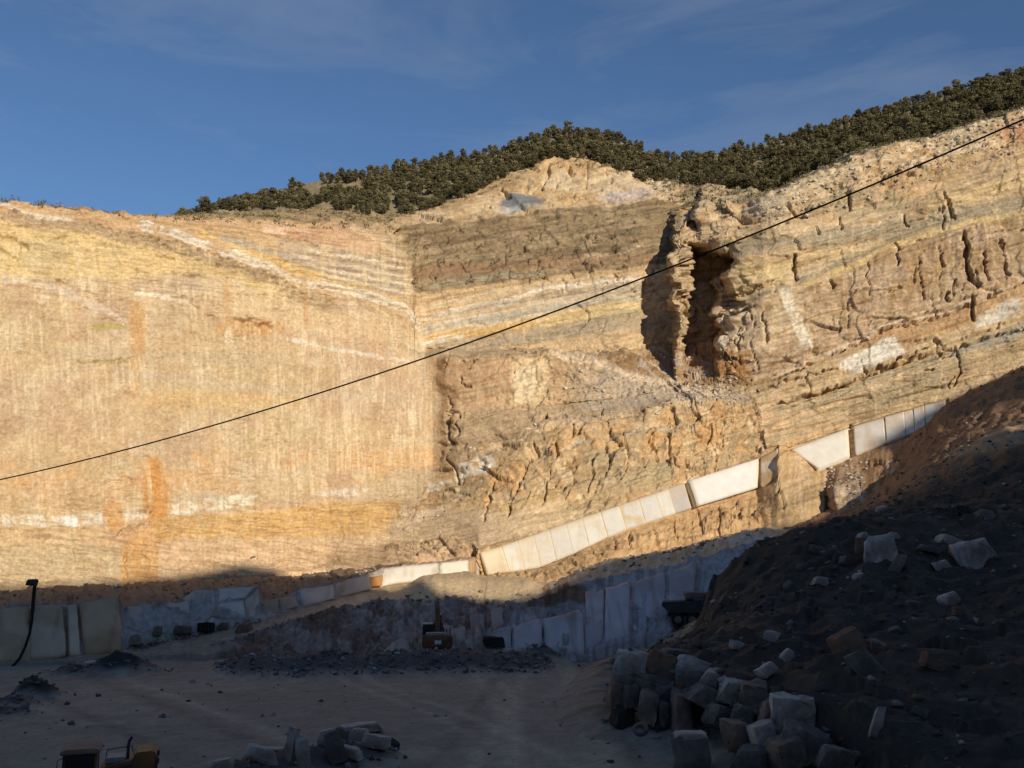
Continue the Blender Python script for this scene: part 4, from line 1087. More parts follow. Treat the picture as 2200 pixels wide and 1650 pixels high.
HP = [tuple(P(*q)) for q in [(1340, 1412, 59), (1480, 1452, 56), (1600, 1492, 51), (1720, 1522, 47), (1800, 1560, 43), (1560, 1310, 75), (1530, 1245, 85), (1600, 1184, 86), (1700, 1140, 84), (1830, 1116, 83), (1960, 1112, 82), (2200, 1112, 80), (2500, 1105, 78),
                              (1890, 1220, 72), (2090, 1215, 71), (1700, 1330, 64), (1900, 1400, 56), (2150, 1500, 47), (2150, 1310, 59), (2200, 1640, 40), (2500, 1400, 50), (2500, 1640, 38),
                              (2050, 1094, 92), (2200, 1080, 90), (2500, 1060, 86), (1860, 1104, 96), (1930, 1056, 124), (1990, 985, 138), (1830, 1118, 140), (1862, 1100, 138), (1895, 1080, 138), (1800, 1124, 135), (1760, 1130, 140), (1880, 1040, 152), (2032, 880, 148), (2110, 838, 148), (2200, 792, 147), (2500, 700, 140), (2200, 905, 122), (2145, 925, 118), (2120, 990, 112), (2200, 1000, 103), (2500, 900, 108),
                              (1980, 1060, 108), (2060, 1040, 104),
                              (1385, 1392, 80), (1440, 1386, 80), (1490, 1368, 78), (1530, 1300, 79), (1480, 1352, 90), (1530, 1330, 93), (1570, 1300, 95), (1360, 1404, 70), (1420, 1396, 68), (1435, 1392, 76), (1460, 1382, 82), (1492, 1364, 85), (1510, 1338, 86), (1460, 1388, 70), (1535, 1262, 86), (1505, 1345, 80)]]
HP += [(6, 70, -.5), (8, 80, -.4), (11, 92, .6), (17, 99, 2.3), (24, 108, 5), (32, 118, 9), (40, 135, 11), (46, 150, 14), (2, 62, -.3), (2, 90, -.3), (4, 100, -.3), (10, 110, 1), (18, 36, .3), (16, 28, 0), (30, 25, .5), (50, 25, 3), (100, 160, 48), (80, 60, 16), (80, 40, 12), (24, 140, 6), (30, 155, 8)]
HF = rbf_fit(HP)
WLINE = [(13, 97), (9.5, 84), (7.2, 72), (6.3, 62), (7.2, 58), (10.6, 55), (12.6, 50.5), (14.6, 46.5), (16.2, 41), (18.5, 32), (20, 24)]


def wall_side(x, y):
    """Signed distance to the line of stacked blocks, positive on the heap's side."""
    q = np.array(WLINE, float)
    best = np.full(x.shape, 1e9)
    sg = np.ones(x.shape)
    for a, b in zip(q[:-1], q[1:]):
        ab = b - a
        t = np.clip(((x - a[0]) * ab[0] + (y - a[1]) * ab[1]) / (ab @ ab), 0, 1)
        dx, dy = x - a[0] - t * ab[0], y - a[1] - t * ab[1]
        dd = np.hypot(dx, dy)
        cr = ab[0] * (y - a[1]) - ab[1] * (x - a[0])
        m = dd < best
        best = np.where(m, dd, best)
        sg = np.where(m, np.sign(cr), sg)
    return best * sg


def heap_z(x, y):
    z = rbf_eval(HF, x, y)
    w = wall_side(x, y)
    front = 1.5 * sm(-6.5, 0, w) - .75
    st_ = np.clip((y - 60) / 12, 0, 1) * 3.5         # the block wall ends in a plain slope
    k = sm(.2 - st_ * .3, 1.1 + st_, w)
    return np.where(y < 97, z * k + front * (1 - k), z)


hx, hy = np.arange(2, 118, .30), np.concatenate([np.arange(26, 90, .30), np.arange(90, 162, .55)])
HX, HY = np.meshgrid(hx, hy)
Hn = heap_z(HX, HY)
rgh = sm(3.0, 8, HX - 2 + 0 * HY)
Hn = Hn + (1.1 * (ridge(HX / 9, HY / 9, 5, 51) - .6) + .5 * facet(HX / 1.6, HY / 1.6, 9)[0] + .3 * (fbm(HX * 1.4, HY * 1.4, 2, 52) - .5)) * rgh * sm(-1, 1.5, Hn)
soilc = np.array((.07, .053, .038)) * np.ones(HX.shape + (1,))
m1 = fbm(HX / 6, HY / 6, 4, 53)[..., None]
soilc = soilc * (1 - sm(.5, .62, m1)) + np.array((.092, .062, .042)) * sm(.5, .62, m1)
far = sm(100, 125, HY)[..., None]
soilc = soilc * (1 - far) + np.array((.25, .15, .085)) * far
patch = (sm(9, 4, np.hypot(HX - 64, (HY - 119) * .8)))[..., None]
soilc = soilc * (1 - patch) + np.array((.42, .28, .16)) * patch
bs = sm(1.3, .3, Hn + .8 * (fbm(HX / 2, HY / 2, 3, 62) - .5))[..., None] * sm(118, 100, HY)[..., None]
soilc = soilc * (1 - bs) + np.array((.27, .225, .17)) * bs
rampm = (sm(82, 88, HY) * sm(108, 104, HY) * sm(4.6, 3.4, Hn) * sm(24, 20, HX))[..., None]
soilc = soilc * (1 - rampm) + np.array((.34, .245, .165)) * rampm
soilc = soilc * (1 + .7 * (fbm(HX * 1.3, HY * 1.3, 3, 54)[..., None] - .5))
HV = np.stack([HX, HY, Hn], -1)
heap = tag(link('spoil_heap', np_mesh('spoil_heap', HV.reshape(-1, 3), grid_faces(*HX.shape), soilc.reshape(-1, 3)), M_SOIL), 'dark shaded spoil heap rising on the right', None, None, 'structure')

# pit floor
fx, fy = np.arange(-95, 26, .4), np.arange(14, 112, .4)
FX, FY = np.meshgrid(fx, fy)


def berm(x, y):
    px = 1100 + FOC * x / (y * CP)
    c = 84.5 + 1.2 * np.sin(px / 130)
    return (sm(430, 560, px) * sm(1215, 1130, px)) * np.exp(-((y - c) / 3.4) ** 2) * (1.0 + .9 * fbm(x / 3, y / 3, 3, 55))


def mound(x, y, cx, cy, rx, ry, h):
    q = ((x - cx) / rx) ** 2 + ((y - cy) / ry) ** 2
    return h * np.exp(-q * 1.6)


MOUNDS = []
for (px, py, rx, ry, h) in [(282, 1432, 2.6, 2.0, 1.5), (190, 1436, 2.2, 1.6, .7), (118, 1482, 2.0, 1.6, 1.5), (70, 1500, 2.2, 1.5, .9), (1165, 1412, 2.6, 2.0, 1.6), (340, 1428, 2, 1.4, .5), (40, 1515, 3, 1.5, .5),
                            (560, 1640, 3.2, 2.0, .7), (690, 1625, 3.4, 1.8, .8), (790, 1602, 2.6, 1.6, .7)]:
    d = CAMZ * FOC / (py - 1167)
    MOUNDS.append(((px - 1100) / FOC * d, d, rx, ry, h))


def floor_z(x, y):
    z = .35 * (fbm(x / 14, y / 14, 3, 56) - .5) + .12 * (fbm(x / 2.2, y / 2.2, 3, 57) - .5)
    z = z + berm(x, y)
    for m in MOUNDS:
        z = z + mound(x, y, *m) * (.6 + .9 * fbm(x * .9, y * .9, 3, 58))
    # wheel ruts winding through the yard
    for k, (a0, a1, a2, w) in enumerate([(-3.0, .10, 6, .28), (-.8, .10, 6, .28), (2.0, .03, 3, .25), (4.3, .03, 3, .25), (-12, .35, 9, .25), (-9.8, .35, 9, .25)]):
        c = a0 - a1 * (y - 60) + a2 * np.sin((y - 60) / 30 + k // 2)
        z = z - .09 * np.exp(-((x - c) / w) ** 2) + .05 * np.exp(-((x - c) / (w * 2.4)) ** 2)
    return z


FZ = floor_z(FX, FY)
fcv = np.array((.28, .235, .18)) * np.ones(FX.shape + (1,))
m1 = fbm(FX / 9 + FY / 30, FY / 5, 4, 59)[..., None]
fcv = fcv * (1 - sm(.5, .65, m1) * .7) + np.array((.34, .285, .21)) * sm(.5, .65, m1) * .7
for k, (a0, a1, a2, w, a3) in enumerate([(-3.0, .10, 6, .5, 0), (-.8, .10, 6, .5, 0), (2.0, .03, 3, .45, 1), (4.3, .03, 3, .45, 1), (-12, .35, 9, .45, 2), (-9.8, .35, 9, .45, 2), (-20, .6, 6, .6, 3), (-17.5, .6, 6, .6, 3), (-7, .2, 8, .6, 1), (-30, .8, 5, .5, 2), (1, -.1, 5, .5, 2), (-5.5, .15, 7, .35, 1)]):
    c_ = a0 - a1 * (FY - 60) + a2 * np.sin((FY - 60) / 30 + a3) + .5 * (fbm(FY / 6, FX * 0 + k, 2, 63) - .5)
    mk = np.exp(-((FX - c_) / w) ** 2)[..., None] * (.35 + .65 * fbm(FX / 5, FY / 9, 3, 64 + k)[..., None])
    fcv = fcv * (1 - .75 * mk) + np.array(((.46, .385, .27) if k % 3 else (.17, .14, .105))) * .75 * mk
m2 = sm(.25, .8, berm(FX, FY))[..., None]
for m in MOUNDS:
    m2 = np.maximum(m2, sm(.2, .6, mound(FX, FY, *m) / max(m[4], .1))[..., None])
fcv = fcv * (1 - m2) + np.array((.12, .1, .085)) * m2
lt = sm(.2, .7, mound(FX, FY, *MOUNDS[0]) / 1.5)[..., None]
lt = np.maximum(lt, sm(.2, .6, mound(FX, FY, *MOUNDS[2]) / 1.5)[..., None])
fcv = fcv * (1 - lt) + np.array((.045, .042, .038)) * lt
fcv = fcv * (1 + .5 * (fbm(FX * 1.2, FY * 1.2, 3, 60)[..., None] - .5))
tag(link('pit_floor', np_mesh('pit_floor', np.stack([FX, FY, FZ], -1).reshape(-1, 3), grid_faces(*FX.shape), fcv.reshape(-1, 3)), M_SOIL), 'grey dusty quarry floor with wheel tracks', None, None, 'structure')
# the land all round, lower than everything else
gx, gy = np.meshgrid(np.linspace(-2500, 2500, 60), np.linspace(-2500, 3000, 60))
gz = -4 + 0 * gx
tag(link('ground', np_mesh('ground', np.stack([gx, gy, gz], -1).reshape(-1, 3), grid_faces(60, 60), np.full((3600, 3), .2)), M_SOIL), 'dry land around the quarry', None, None, 'structure')

# the hill behind the viewpoint, whose evening shadow fills the pit: its skyline follows the edge of the shade
EDGE = [(-420, 1285, 126), (-200, 1278, 134), (0, 1270, 141.5), (100, 1264, 143), (270, 1250, 147), (400, 1238, 151), (520, 1216, 156), (600, 1224, 156), (800, 1240, 125), (950, 1283, 106), (1080, 1291, 103), (1150, 1282, 107),
        (1220, 1246, 120), (1300, 1222, 126), (1400, 1206, 128), (1500, 1188, 130), (1590, 1168, 138), (1690, 1128, 150), (1770, 1119, 150.5), (1850, 1105, 143), (1856, 966, 160), (1940, 910, 159), (2030, 862, 155), (2200, 792, 151), (2520, 690, 142)]
Y0R, KR = -150.0, .5           # the ridge runs nearer towards the right


def ridge_of(e):
    p = P(*e)
    s_ = (p[1] - Y0R - KR * p[0]) / (-LY + KR * LX)
    return p[0] + s_ * LX, p[2] + s_ * LZ


rx, rz = np.array([ridge_of(e) for e in EDGE]).T
od = np.argsort(rx)
rx, rz = rx[od], rz[od]
qx = np.concatenate([np.linspace(-260, rx[0] - 1, 30), np.linspace(rx[0], rx[-1], 520), np.linspace(rx[-1] + 1, rx[-1] + 60, 12)])
qz = np.interp(qx, rx, rz)
yr = Y0R + KR * qx
# a gap in that ridge lets the sun onto the far slope
nq = [ridge_of(e) for e in [(2136, 926, 126), (2200, 908, 127.5), (2275, 890, 128)]]
nz = np.interp(qx, [nq[0][0] - 1.0, nq[0][0], nq[1][0], nq[2][0], nq[2][0] + 1.0], [400, nq[0][1], nq[1][1], nq[2][1], 400])
qz = np.minimum(qz, nz)
prof = [(0.0, .105, 9.3), (.25, .25, None), (.62, .62, None), (1.0, 1.0, None), (1.3, .8, None), (1.8, .45, None), (2.4, .0, None)]
rowsv = []
for tt_, fr, zz in prof:
    yy = -2 + (np.minimum(yr, -30) + 2) * tt_ if tt_ != 1.0 else yr
    z = 9.3 + (qz - 9.3) * fr if zz is None else np.full_like(qx, zz)
    if 0 < fr < 1: z = z + 5 * (fbm(qx / 17, yy / 9, 4, 61) - .5)
    if fr == 0: z = np.full_like(qx, -4.0)
    rowsv.append(np.stack([qx + (yy - yr) * LX / LY, yy, z], -1))
front = [np.stack([rowsv[0][:, 0], np.full_like(qx, 4.0), np.full_like(qx, 8.8)], -1), np.stack([rowsv[0][:, 0], np.full_like(qx, 24.0), np.full_like(qx, -.6)], -1)]
rowsv = front[::-1] + rowsv
RV = np.stack(rowsv)
hill = tag(link('hill', np_mesh('hill', RV.reshape(-1, 3), grid_faces(RV.shape[0], RV.shape[1]), np.tile(np.array((.46, .35, .235)), (RV.shape[0] * RV.shape[1], 1))), M_SOIL), 'hill across the pit behind the viewpoint', None, None, 'structure')


# ------------------------------------------------------------------ stones
def rock_arrays(seed, dims=(1, 1, 1), n=22, boxy=.5):
    r = np.random.default_rng(seed)
    p = r.normal(size=(n, 3))
    p /= np.linalg.norm(p, axis=1, keepdims=True)
    k = 1 / np.max(np.abs(p), axis=1, keepdims=True)
    p = p * (1 - boxy) + p * k * boxy * .8
    p = p * (1 + r.uniform(-.12, .06, (n, 1)))
    bm = bmesh.new()
    for q in p * np.array(dims) * .5:
        bm.verts.new(q)
    res = bmesh.ops.convex_hull(bm, input=bm.verts)
    bmesh.ops.delete(bm, geom=[g for g in res['geom_interior'] if isinstance(g, bmesh.types.BMVert)], context='VERTS')
    bmesh.ops.triangulate(bm, faces=bm.faces)
    bm.verts.index_update()
    Vv = np.array([v.co[:] for v in bm.verts])
    Ff = np.array([[v.index for v in f.verts] for f in bm.faces])
    bm.free()
    return Vv, Ff


def block_arrays(seed, dims, cut=.5):
    """Quarried block: a skewed box with some corners knocked off along flat breaks."""
    r = np.random.default_rng(seed)
    pts = []
    sk = r.uniform(-.16, .16, (3, 3))
    np.fill_diagonal(sk, 1)
    tp = r.uniform(.72, 1.0, 2)
    for sx in (-1, 1):
        for sy in (-1, 1):
            for sz in (-1, 1):
                c = np.array([sx, sy, sz], float)
                if sz > 0: c[:2] *= tp
                if r.random() < cut:
                    f = r.uniform(.2, .75, 3)
                    for a in range(3):
                        e = c.copy()
                        e[a] *= 1 - f[a] * 1.1
                        pts.append(e)
                else:
                    pts.append(c * r.uniform(.86, 1.0, 3))
    p = (np.array(pts) @ sk.T) * np.array(dims) * .5
    bm = bmesh.new()
    for q in p:
        bm.verts.new(q)
    res = bmesh.ops.convex_hull(bm, input=bm.verts)
    bmesh.ops.delete(bm, geom=[g for g in res['geom_interior'] if isinstance(g, bmesh.types.BMVert)], context='VERTS')
    return bm


def rock_obj(name, seed, dims, mat, n=26, boxy=.55, bevel=True):
    bm = block_arrays(seed, dims, .75 - .45 * boxy + .2)
    bmesh.ops.dissolve_limit(bm, angle_limit=RAD(6), verts=bm.verts, edges=bm.edges)
    bmesh.ops.triangulate(bm, faces=[f for f in bm.faces if len(f.verts) > 4])
    bmesh.ops.triangulate(bm, faces=bm.faces)
    bmesh.ops.subdivide_edges(bm, edges=list(bm.edges), cuts=3, use_grid_fill=True)
    bm.normal_update()
    k = min(dims)
    co = np.array([v.co[:] for v in bm.verts])
    a = fbm(co[:, 0] * 1.7 + seed, co[:, 2] * 1.7 + co[:, 1] * 1.1, 3, 7) - .5
    c = vn(co[:, 0] * 4.1 + co[:, 1] * 3 + seed, co[:, 2] * 4.3, 9) - .5
    c1, c2, *_ = facet(co[:, 0] * 2.2 / max(k, .5) + co[:, 1], co[:, 2] * 2.2 / max(k, .5) + seed, 5)
    sharp = np.array([max((e.calc_face_angle(0) for e in v.link_edges), default=0) for v in bm.verts])
    chip = np.where((sharp > .5) & (vn(co[:, 0] * 2.3 + seed, co[:, 2] * 2.3 + co[:, 1] * 2, 4) > .5), .07, .015)
    for v, q, e, f, h in zip(bm.verts, a, c, c1, chip):
        v.co += v.normal * float(k * (.16 * q + .035 * e + .05 * f - h))
    me = bpy.data.meshes.new(name)
    bm.to_mesh(me)
    bm.free()
    return link(name, me, mat)


ROCKV = [rock_arrays(900 + k, (1, 1, 1), 11, .4) for k in range(12)]


def rubble(name, pts, sizes, cols, mat, label, seed=0, flat=.75):
    """Loose stones nobody could count, real pieces joined in one object."""
    r = np.random.default_rng(seed)
    VV, FF, CX, off = [], [], [], 0
    for p, s, c in zip(pts, sizes, cols):
        v, f = ROCKV[r.integers(0, 12)]
        e = Euler(r.uniform(0, 6.28, 3)).to_matrix()
        vv = (v * r.uniform(.6, 1.3, 3)) @ np.array(e) * s
        vv[:, 2] *= flat
        VV.append(vv + p)
        FF.append(f + off)
        CX.append(np.repeat(np.array(c)[None], len(v), 0))
        off += len(v)
    return tag(link(name, np_mesh(name, np.concatenate(VV), np.concatenate(FF), np.concatenate(CX)), mat), label, None, None, 'stuff')


hpx, hpy = proj(HV)
hd = HV[..., 1]


def on_heap(px, py, dmin=30, dmax=101):
    q = np.hypot(hpx - px, hpy - py) + np.where((hd > dmin) & (hd < dmax), 0, 1e6)
    best = q.min()
    cand = np.argwhere(q < max(best + 1, 5))
    ds = [hd[tuple(c)] for c in cand]
    c = tuple(cand[int(np.argmin(ds))])
    return HV[c]


def on_floor(px, py):
    z = 0.0
    for _ in range(6):
        d = (CAMZ - z) * FOC / max(py - 1167, 30)
        a, b = (px - 1100) / FOC, (825 - py) / FOC
        vy, vz = CP - b * SP, SP + b * CP
        t = (z - CAMZ) / vz
        x, y = a * t, vy * t
        z = float(floor_z(np.array([x]), np.array([y]))[0])
    return np.array([x, y, z])


MATS = dict(p=M_SPALE, t=M_STAN, g=M_SGREY, r=M_SRUST, d=M_SDARK)
# stacked blocks of the retaining wall: centre px, py, metres ahead, width and height in photo pixels, tilt, stone, label
BLK = [(1365, 1428, 58, 72, 44, 4, 'p', 'large pale boulder capping the left end of the block wall'),
       (1425, 1434, 57.5, 62, 52, 10, 'r', 'reddish tan boulder right of the pale capping boulder'),
       (1400, 1466, 57, 130, 30, 9, 'g', 'long dark flat slab under the pale capping boulder'),
       (1450, 1412, 60, 60, 26, 6, 'g', 'grey stone at the top of the block wall behind the reddish boulder'),
       (1500, 1436, 57.5, 96, 30, 14, 'p', 'long pale flat slab on top of the block wall'),
       (1556, 1440, 58, 48, 24, 8, 'p', 'small pale slab behind the long flat slab'),
       (1490, 1466, 55.5, 66, 40, 8, 'g', 'dark block beneath the long pale slab'),
       (1548, 1464, 55, 74, 30, 14, 'p', 'pale wedge stone leaning on the sloping slab row'),
       (1582, 1486, 53, 60, 42, 12, 'p', 'pale stone lying lower right of the pale wedge stone'),
       (1530, 1506, 53.5, 92, 40, 26, 'g', 'tilted grey slab in the middle of the block wall'),
       (1322, 1492, 57, 28, 46, 0, 't', 'narrow reddish block at the left foot of the block wall'),
       (1352, 1498, 56.5, 34, 44, 5, 'g', 'grey lump under the dark flat slab'),
       (1396, 1520, 55.5, 36, 54, 6, 't', 'upright pinkish stone low in the block wall'),
       (1432, 1496, 56, 40, 38, -10, 'g', 'grey wedge stone under the right end of the dark slab'),
       (1474, 1484, 55.5, 40, 30, 4, 'r', 'rusty block in the middle of the block wall'),
       (1466, 1536, 54.5, 42, 78, 4, 't', 'tall narrow brownish stone above the white sawn block'),
       (1420, 1532, 55.2, 22, 40, -6, 'g', 'slim grey stone beside the upright pinkish one'),
       (1550, 1545, 51.5, 50, 40, 18, 'g', 'grey stone right of the tall narrow one'),
       (1598, 1550, 50.5, 46, 60, 10, 'g', 'dark upright block near the truncated pale block'),
       (1625, 1500, 51, 60, 56, 6, 't', 'brownish block at the corner behind the truncated pale block'),
       (1705, 1540, 47.5, 92, 72, 6, 'p', 'large pale block with a dark cut face on the slope'),
       (1642, 1592, 47, 44, 60, -8, 'p', 'pale leaning slab low on the right of the wall'),
       (1586, 1586, 48.5, 34, 62, -12, 't', 'slender upright pale stone next to the white sawn block'),
       (1622, 1640, 45.5, 70, 50, 4, 'g', 'grey block at the bottom edge below the leaning slab'),
       (1735, 1602, 45, 84, 56, 12, 'g', 'grey boulder under the large cut face block'),
       (1800, 1632, 42.5, 60, 40, 10, 'g', 'dim grey boulder at the bottom edge right of the block wall'),
       (1660, 1540, 48.5, 46, 50, 8, 't', 'brown block wedged left of the cut face block'),
       (1690, 1620, 44.8, 50, 52, -10, 't', 'brown boulder between two grey ones at the bottom edge'),
       (1340, 1540, 56.3, 40, 40, 8, 'd', 'dark boulder in the hollow at the left foot of the wall'),
       (1440, 1560, 55, 50, 44, 0, 'd', 'dark boulder in the hollow behind the tyre')]
for k, (px, py, d, w, h, tl, mk, lb) in enumerate(BLK):
    p = P(px, py, d)
    W, Hh = w * d / FOC * 1.12, h * d / FOC * 1.15
    o = rock_obj('stone_block', 300 + k, (W, max(W * .75, Hh), Hh), MATS[mk], 24, .72)
    o.location = p + np.array([0, W * .2, 0])
    o.rotation_euler = (0, RAD(tl), RAD((k * 47) % 40 - 20))
    tag(o, lb, 'boulder', 'blocks stacked as a retaining wall')

# white sawn block standing at the foot of the wall
p0 = P(1489, 1590, 47.5)
bm = bmesh.new()
bmesh.ops.create_cube(bm, size=1)
bmesh.ops.scale(bm, vec=(1.75, 1.6, 3.6), verts=bm.verts)
bmesh.ops.subdivide_edges(bm, edges=list(bm.edges), cuts=3, use_grid_fill=True)
for v in bm.verts:
    q = Vector(v.co)
    v.co += Vector((.10 * math.sin(q.z * 3 + q.y), .08 * math.sin(q.x * 4 + q.z), (.14 * math.sin(q.x * 5 + q.y * 3) if q.z > 1.7 else 0)))
me = bpy.data.meshes.new('sawn_block')
bm.to_mesh(me)
bm.free()
o = link('sawn_block', me, M_SGREY)
o.location = p0 + np.array([0, .8, -1.75])
o.rotation_euler = (0, 0, RAD(-8))
tag(o, 'tall square sawn block with a pale top, standing before the block wall', 'stone block')
cap = rock_obj('top_crust', 777, (1.72, 1.55, .3), M_SPALE, 30, .9)
cap.parent = o
cap.location = (0, 0, 1.82)

# loose boulders on the spoil heap: px, py, width, height, tilt, stone, label
HB = [(1665, 1372, 36, 24, 10, 'p', 'pale flat stone on the lower left of the spoil heap'), (1650, 1440, 44, 22, -32, 'p', 'long pale shard pointing down to the block wall'), (1688, 1412, 32, 20, -34, 'p', 'short pale shard right above the long one'),
      (1766, 1250, 32, 20, 14, 'p', 'white stone alone on the upper spoil slope'), (1822, 1402, 66, 56, -20, 'r', 'big rusty boulder with a dark hollow under it'), (1860, 1440, 58, 70, -34, 'g', 'tall grey slab leaning below the rusty boulder'),
      (1890, 1196, 74, 64, 2, 'p', 'big pale squared block on the crest of the spoil heap'), (1853, 1182, 22, 38, 2, 'r', 'small rust orange block beside the squared crest block'), (1930, 1222, 30, 56, 24, 't', 'brownish slab leaning on the squared crest block'),
      (1862, 1156, 34, 16, 12, 'p', 'pale flat stone on top of the rust orange block'), (1893, 1160, 30, 14, -8, 'p', 'small pale stone on the squared crest block'), (1925, 1160, 26, 14, 4, 'p', 'small pale stone right of the others on the crest'),
      (2092, 1202, 92, 58, -6, 'p', 'biggest pale block on the right of the crest'), (2046, 1166, 60, 22, 14, 'p', 'long pale slab resting above the biggest crest block'), (2022, 1218, 38, 20, -14, 'p', 'jagged pale stone left of the biggest crest block'),
      (1998, 1186, 50, 14, 18, 'g', 'thin grey slab between the two big crest blocks'), (1790, 1194, 36, 24, -20, 'g', 'grey broken slab left of the crest blocks'), (1762, 1184, 40, 18, 12, 'g', 'flat grey slab at the left end of the crest'),
      (1820, 1212, 40, 22, 30, 'g', 'grey stone under the broken slab'), (2040, 1298, 40, 28, -24, 'p', 'pale white stone halfway down the right slope'), (2062, 1316, 24, 18, 10, 'r', 'small yellowish stone beside the white one on the slope'),
      (2005, 1424, 42, 32, 12, 'r', 'reddish boulder right of the leaning grey slab'), (1888, 1568, 24, 66, 12, 'p', 'thin pale upright slab near the bottom right'), (1926, 1356, 30, 14, -20, 'g', 'small grey flat stone above the rusty boulder'),
      (1892, 1096, 24, 18, 0, 'p', 'white boulder below the sunlit rubble cone'), (1888, 1394, 34, 22, 20, 't', 'tan stone right of the rusty boulder'), (1722, 1220, 24, 16, 10, 'g', 'small grey stone on the upper left slope'),
      (1700, 1262, 28, 18, -30, 'g', 'grey splinter on the left slope of the heap'), (1842, 1240, 26, 14, -18, 'p', 'small pale stone just below the squared crest block'), (1960, 1300, 26, 16, 12, 'g', 'dim grey stone on the middle of the slope'),
      (2120, 1110, 40, 24, 8, 't', 'tan boulder at the foot of the far dark slope'), (2070, 1098, 30, 20, 0, 'd', 'dark boulder at the foot of the far dark slope'), (2070, 1500, 32, 18, -12, 'g', 'grey stone low on the right slope'),
      (1980, 1530, 34, 20, 16, 'g', 'flat grey stone right of the thin upright slab'), (2140, 1420, 30, 18, 8, 'g', 'lone grey stone far right on the slope'), (1760, 1480, 30, 20, -14, 'g', 'grey stone above the cut face block'),
      (1580, 1392, 30, 20, 10, 'p', 'pale stone above the block wall on the heap edge'), (1555, 1300, 24, 22, 30, 'g', 'grey stone beside the dump truck'), (1546, 1362, 26, 16, -40, 'g', 'grey splinter below the dump truck'), (1640, 1300, 22, 14, 20, 'g', 'small grey stone on the slope right of the dump truck')]
for k, (px, py, w, h, tl, mk, lb) in enumerate(HB):
    p = on_heap(px, py)
    d = p[1]
    W, Hh = w * d / FOC * .95, h * d / FOC * 1.0
    o = rock_obj('boulder', 500 + k, (W, W * .7, max(Hh, .25)), MATS[mk], 22, .6)
    o.location = p + np.array([0, W * .1, Hh * .18])
    o.rotation_euler = (RAD((k * 31) % 30 - 15), RAD(tl), RAD((k * 53) % 60 - 30))
    tag(o, lb, 'boulder', 'loose boulders on the spoil heap')

# stone pile at the bottom of the frame
SB = [(625, 1610, 20, 70, 6, 'p', 'thin upright grey slab standing in the stone pile'), (648, 1618, 24, 60, -8, 'p', 'pale upright slab beside the thin grey one'), (700, 1596, 34, 46, 0, 'p', 'upright rounded stone in the middle of the pile'),
      (718, 1606, 36, 66, -12, 'g', 'large upright stone leaning in the pile'), (776, 1562, 70, 18, -4, 'p', 'flat pale slab capping the right of the pile'), (772, 1576, 34, 26, 0, 'p', 'pale square stone under the capping slab'), (752, 1604, 40, 24, 8, 'p', 'bluish white stone right of the leaning one'),
      (806, 1608, 52, 30, 4, 'p', 'broad grey stone at the right of the pile'), (840, 1600, 30, 22, 20, 'd', 'dark stone at the right tip of the pile'), (590, 1612, 56, 12, 6, 'p', 'flat pale slab lying left of the upright slabs'), (560, 1636, 60, 30, 12, 'p', 'pale boulder low on the left of the pile'),
      (478, 1645, 44, 28, -14, 'p', 'white stone at the left tip of the pile'), (540, 1626, 30, 24, 0, 'p', 'small grey boulder at the left of the pile'), (672, 1634, 22, 34, 0, 'd', 'dark stone between the upright slabs'), (742, 1640, 40, 26, 0, 't', 'brown stone at the bottom of the pile'), (735, 1575, 30, 22, 14, 'g', 'grey stone behind the leaning one')]
for k, (px, py, w, h, tl, mk, lb) in enumerate(SB):
    p = on_floor(px, py + h * .5)
    d = p[1]
    W, Hh = w * d / FOC * 1.1, h * d / FOC * .95
    o = rock_obj('stone', 600 + k, (W, max(W * .6, .5), Hh), MATS[mk], 22, .6)
    o.location = p + np.array([0, 0, Hh * .42])
    o.rotation_euler = (0, RAD(tl), RAD((k * 53) % 60 - 30))
    tag(o, lb, 'boulder', 'stones in the pile on the pit floor')

# single stones elsewhere
for k, (px, py, d, w, h, mk, lb) in enumerate([(1106, 1414, 86.5, 42, 32, 'p', 'big pale boulder on the berm before the marble blocks'), (1155, 1420, 85, 16, 14, 'p', 'small pale stone on the dark mound right of the boulder'), (293, 1372, 93, 26, 18, 'p', 'white boulder at the foot of the shaded marble wall'),
                                                (525, 1350, 97, 28, 17, 'r', 'brown lump of rock on the edge of the haul road'), (548, 1200, 156.5, 16, 7, 'd', 'small black rock on the sunlit bench'), (392, 1352, 96, 34, 13, 'g', 'grey rubble heap stone at the marble wall'), (338, 1356, 95, 16, 17, 't', 'brown stone standing against the marble wall'),
                                                (1055, 1278, 108, 22, 10, 'd', 'dark stone lying on the sunlit road'), (935, 1268, 122, 14, 8, 't', 'small brown stone at the front edge of the sunlit road'), (205, 1432, 85, 44, 18, 'p', 'bluish white slab beside the dark mound'), (95, 1450, 84, 26, 16, 't', 'tan stone left of the bluish slab'),
                                                (480, 1345, 98.5, 22, 14, 't', 'brown stone by the black tank'), (1060, 1378, 92, 40, 18, 'd', 'dark rock under the pale marble blocks')]):
    p = P(px, py, d)
    W, Hh = w * d / FOC * 1.1, h * d / FOC * 1.15
    o = rock_obj('boulder', 700 + k, (W, W * .8, Hh), MATS[mk], 20, .5)
    o.location = p
    tag(o, lb, 'boulder')

# ------------------------------------------------------------------ rubble
r = np.random.default_rng(3)


def scatter_sheet(Gv, sec_lo, sec_hi, secs, pxg, pyg, n, mask):
    rowsel = np.where((secs >= sec_lo) & (secs < sec_hi))[0]
    i = r.integers(0, len(rowsel), n * 4)
    j = r.integers(0, Gv.shape[1], n * 4)
    a, b = rowsel[i], j
    ok = mask(pxg[a, b], pyg[a, b])
    a, b = a[ok][:n], b[ok][:n]
    return Gv[a, b]


PXA, PYA = proj(GV)
PXB, PYB = proj(GL)


def cols(n, base, var=.25):
    b = np.array(base)[r.integers(0, len(base), n)]
    return b * (1 + r.uniform(-var, var, (n, 1)))


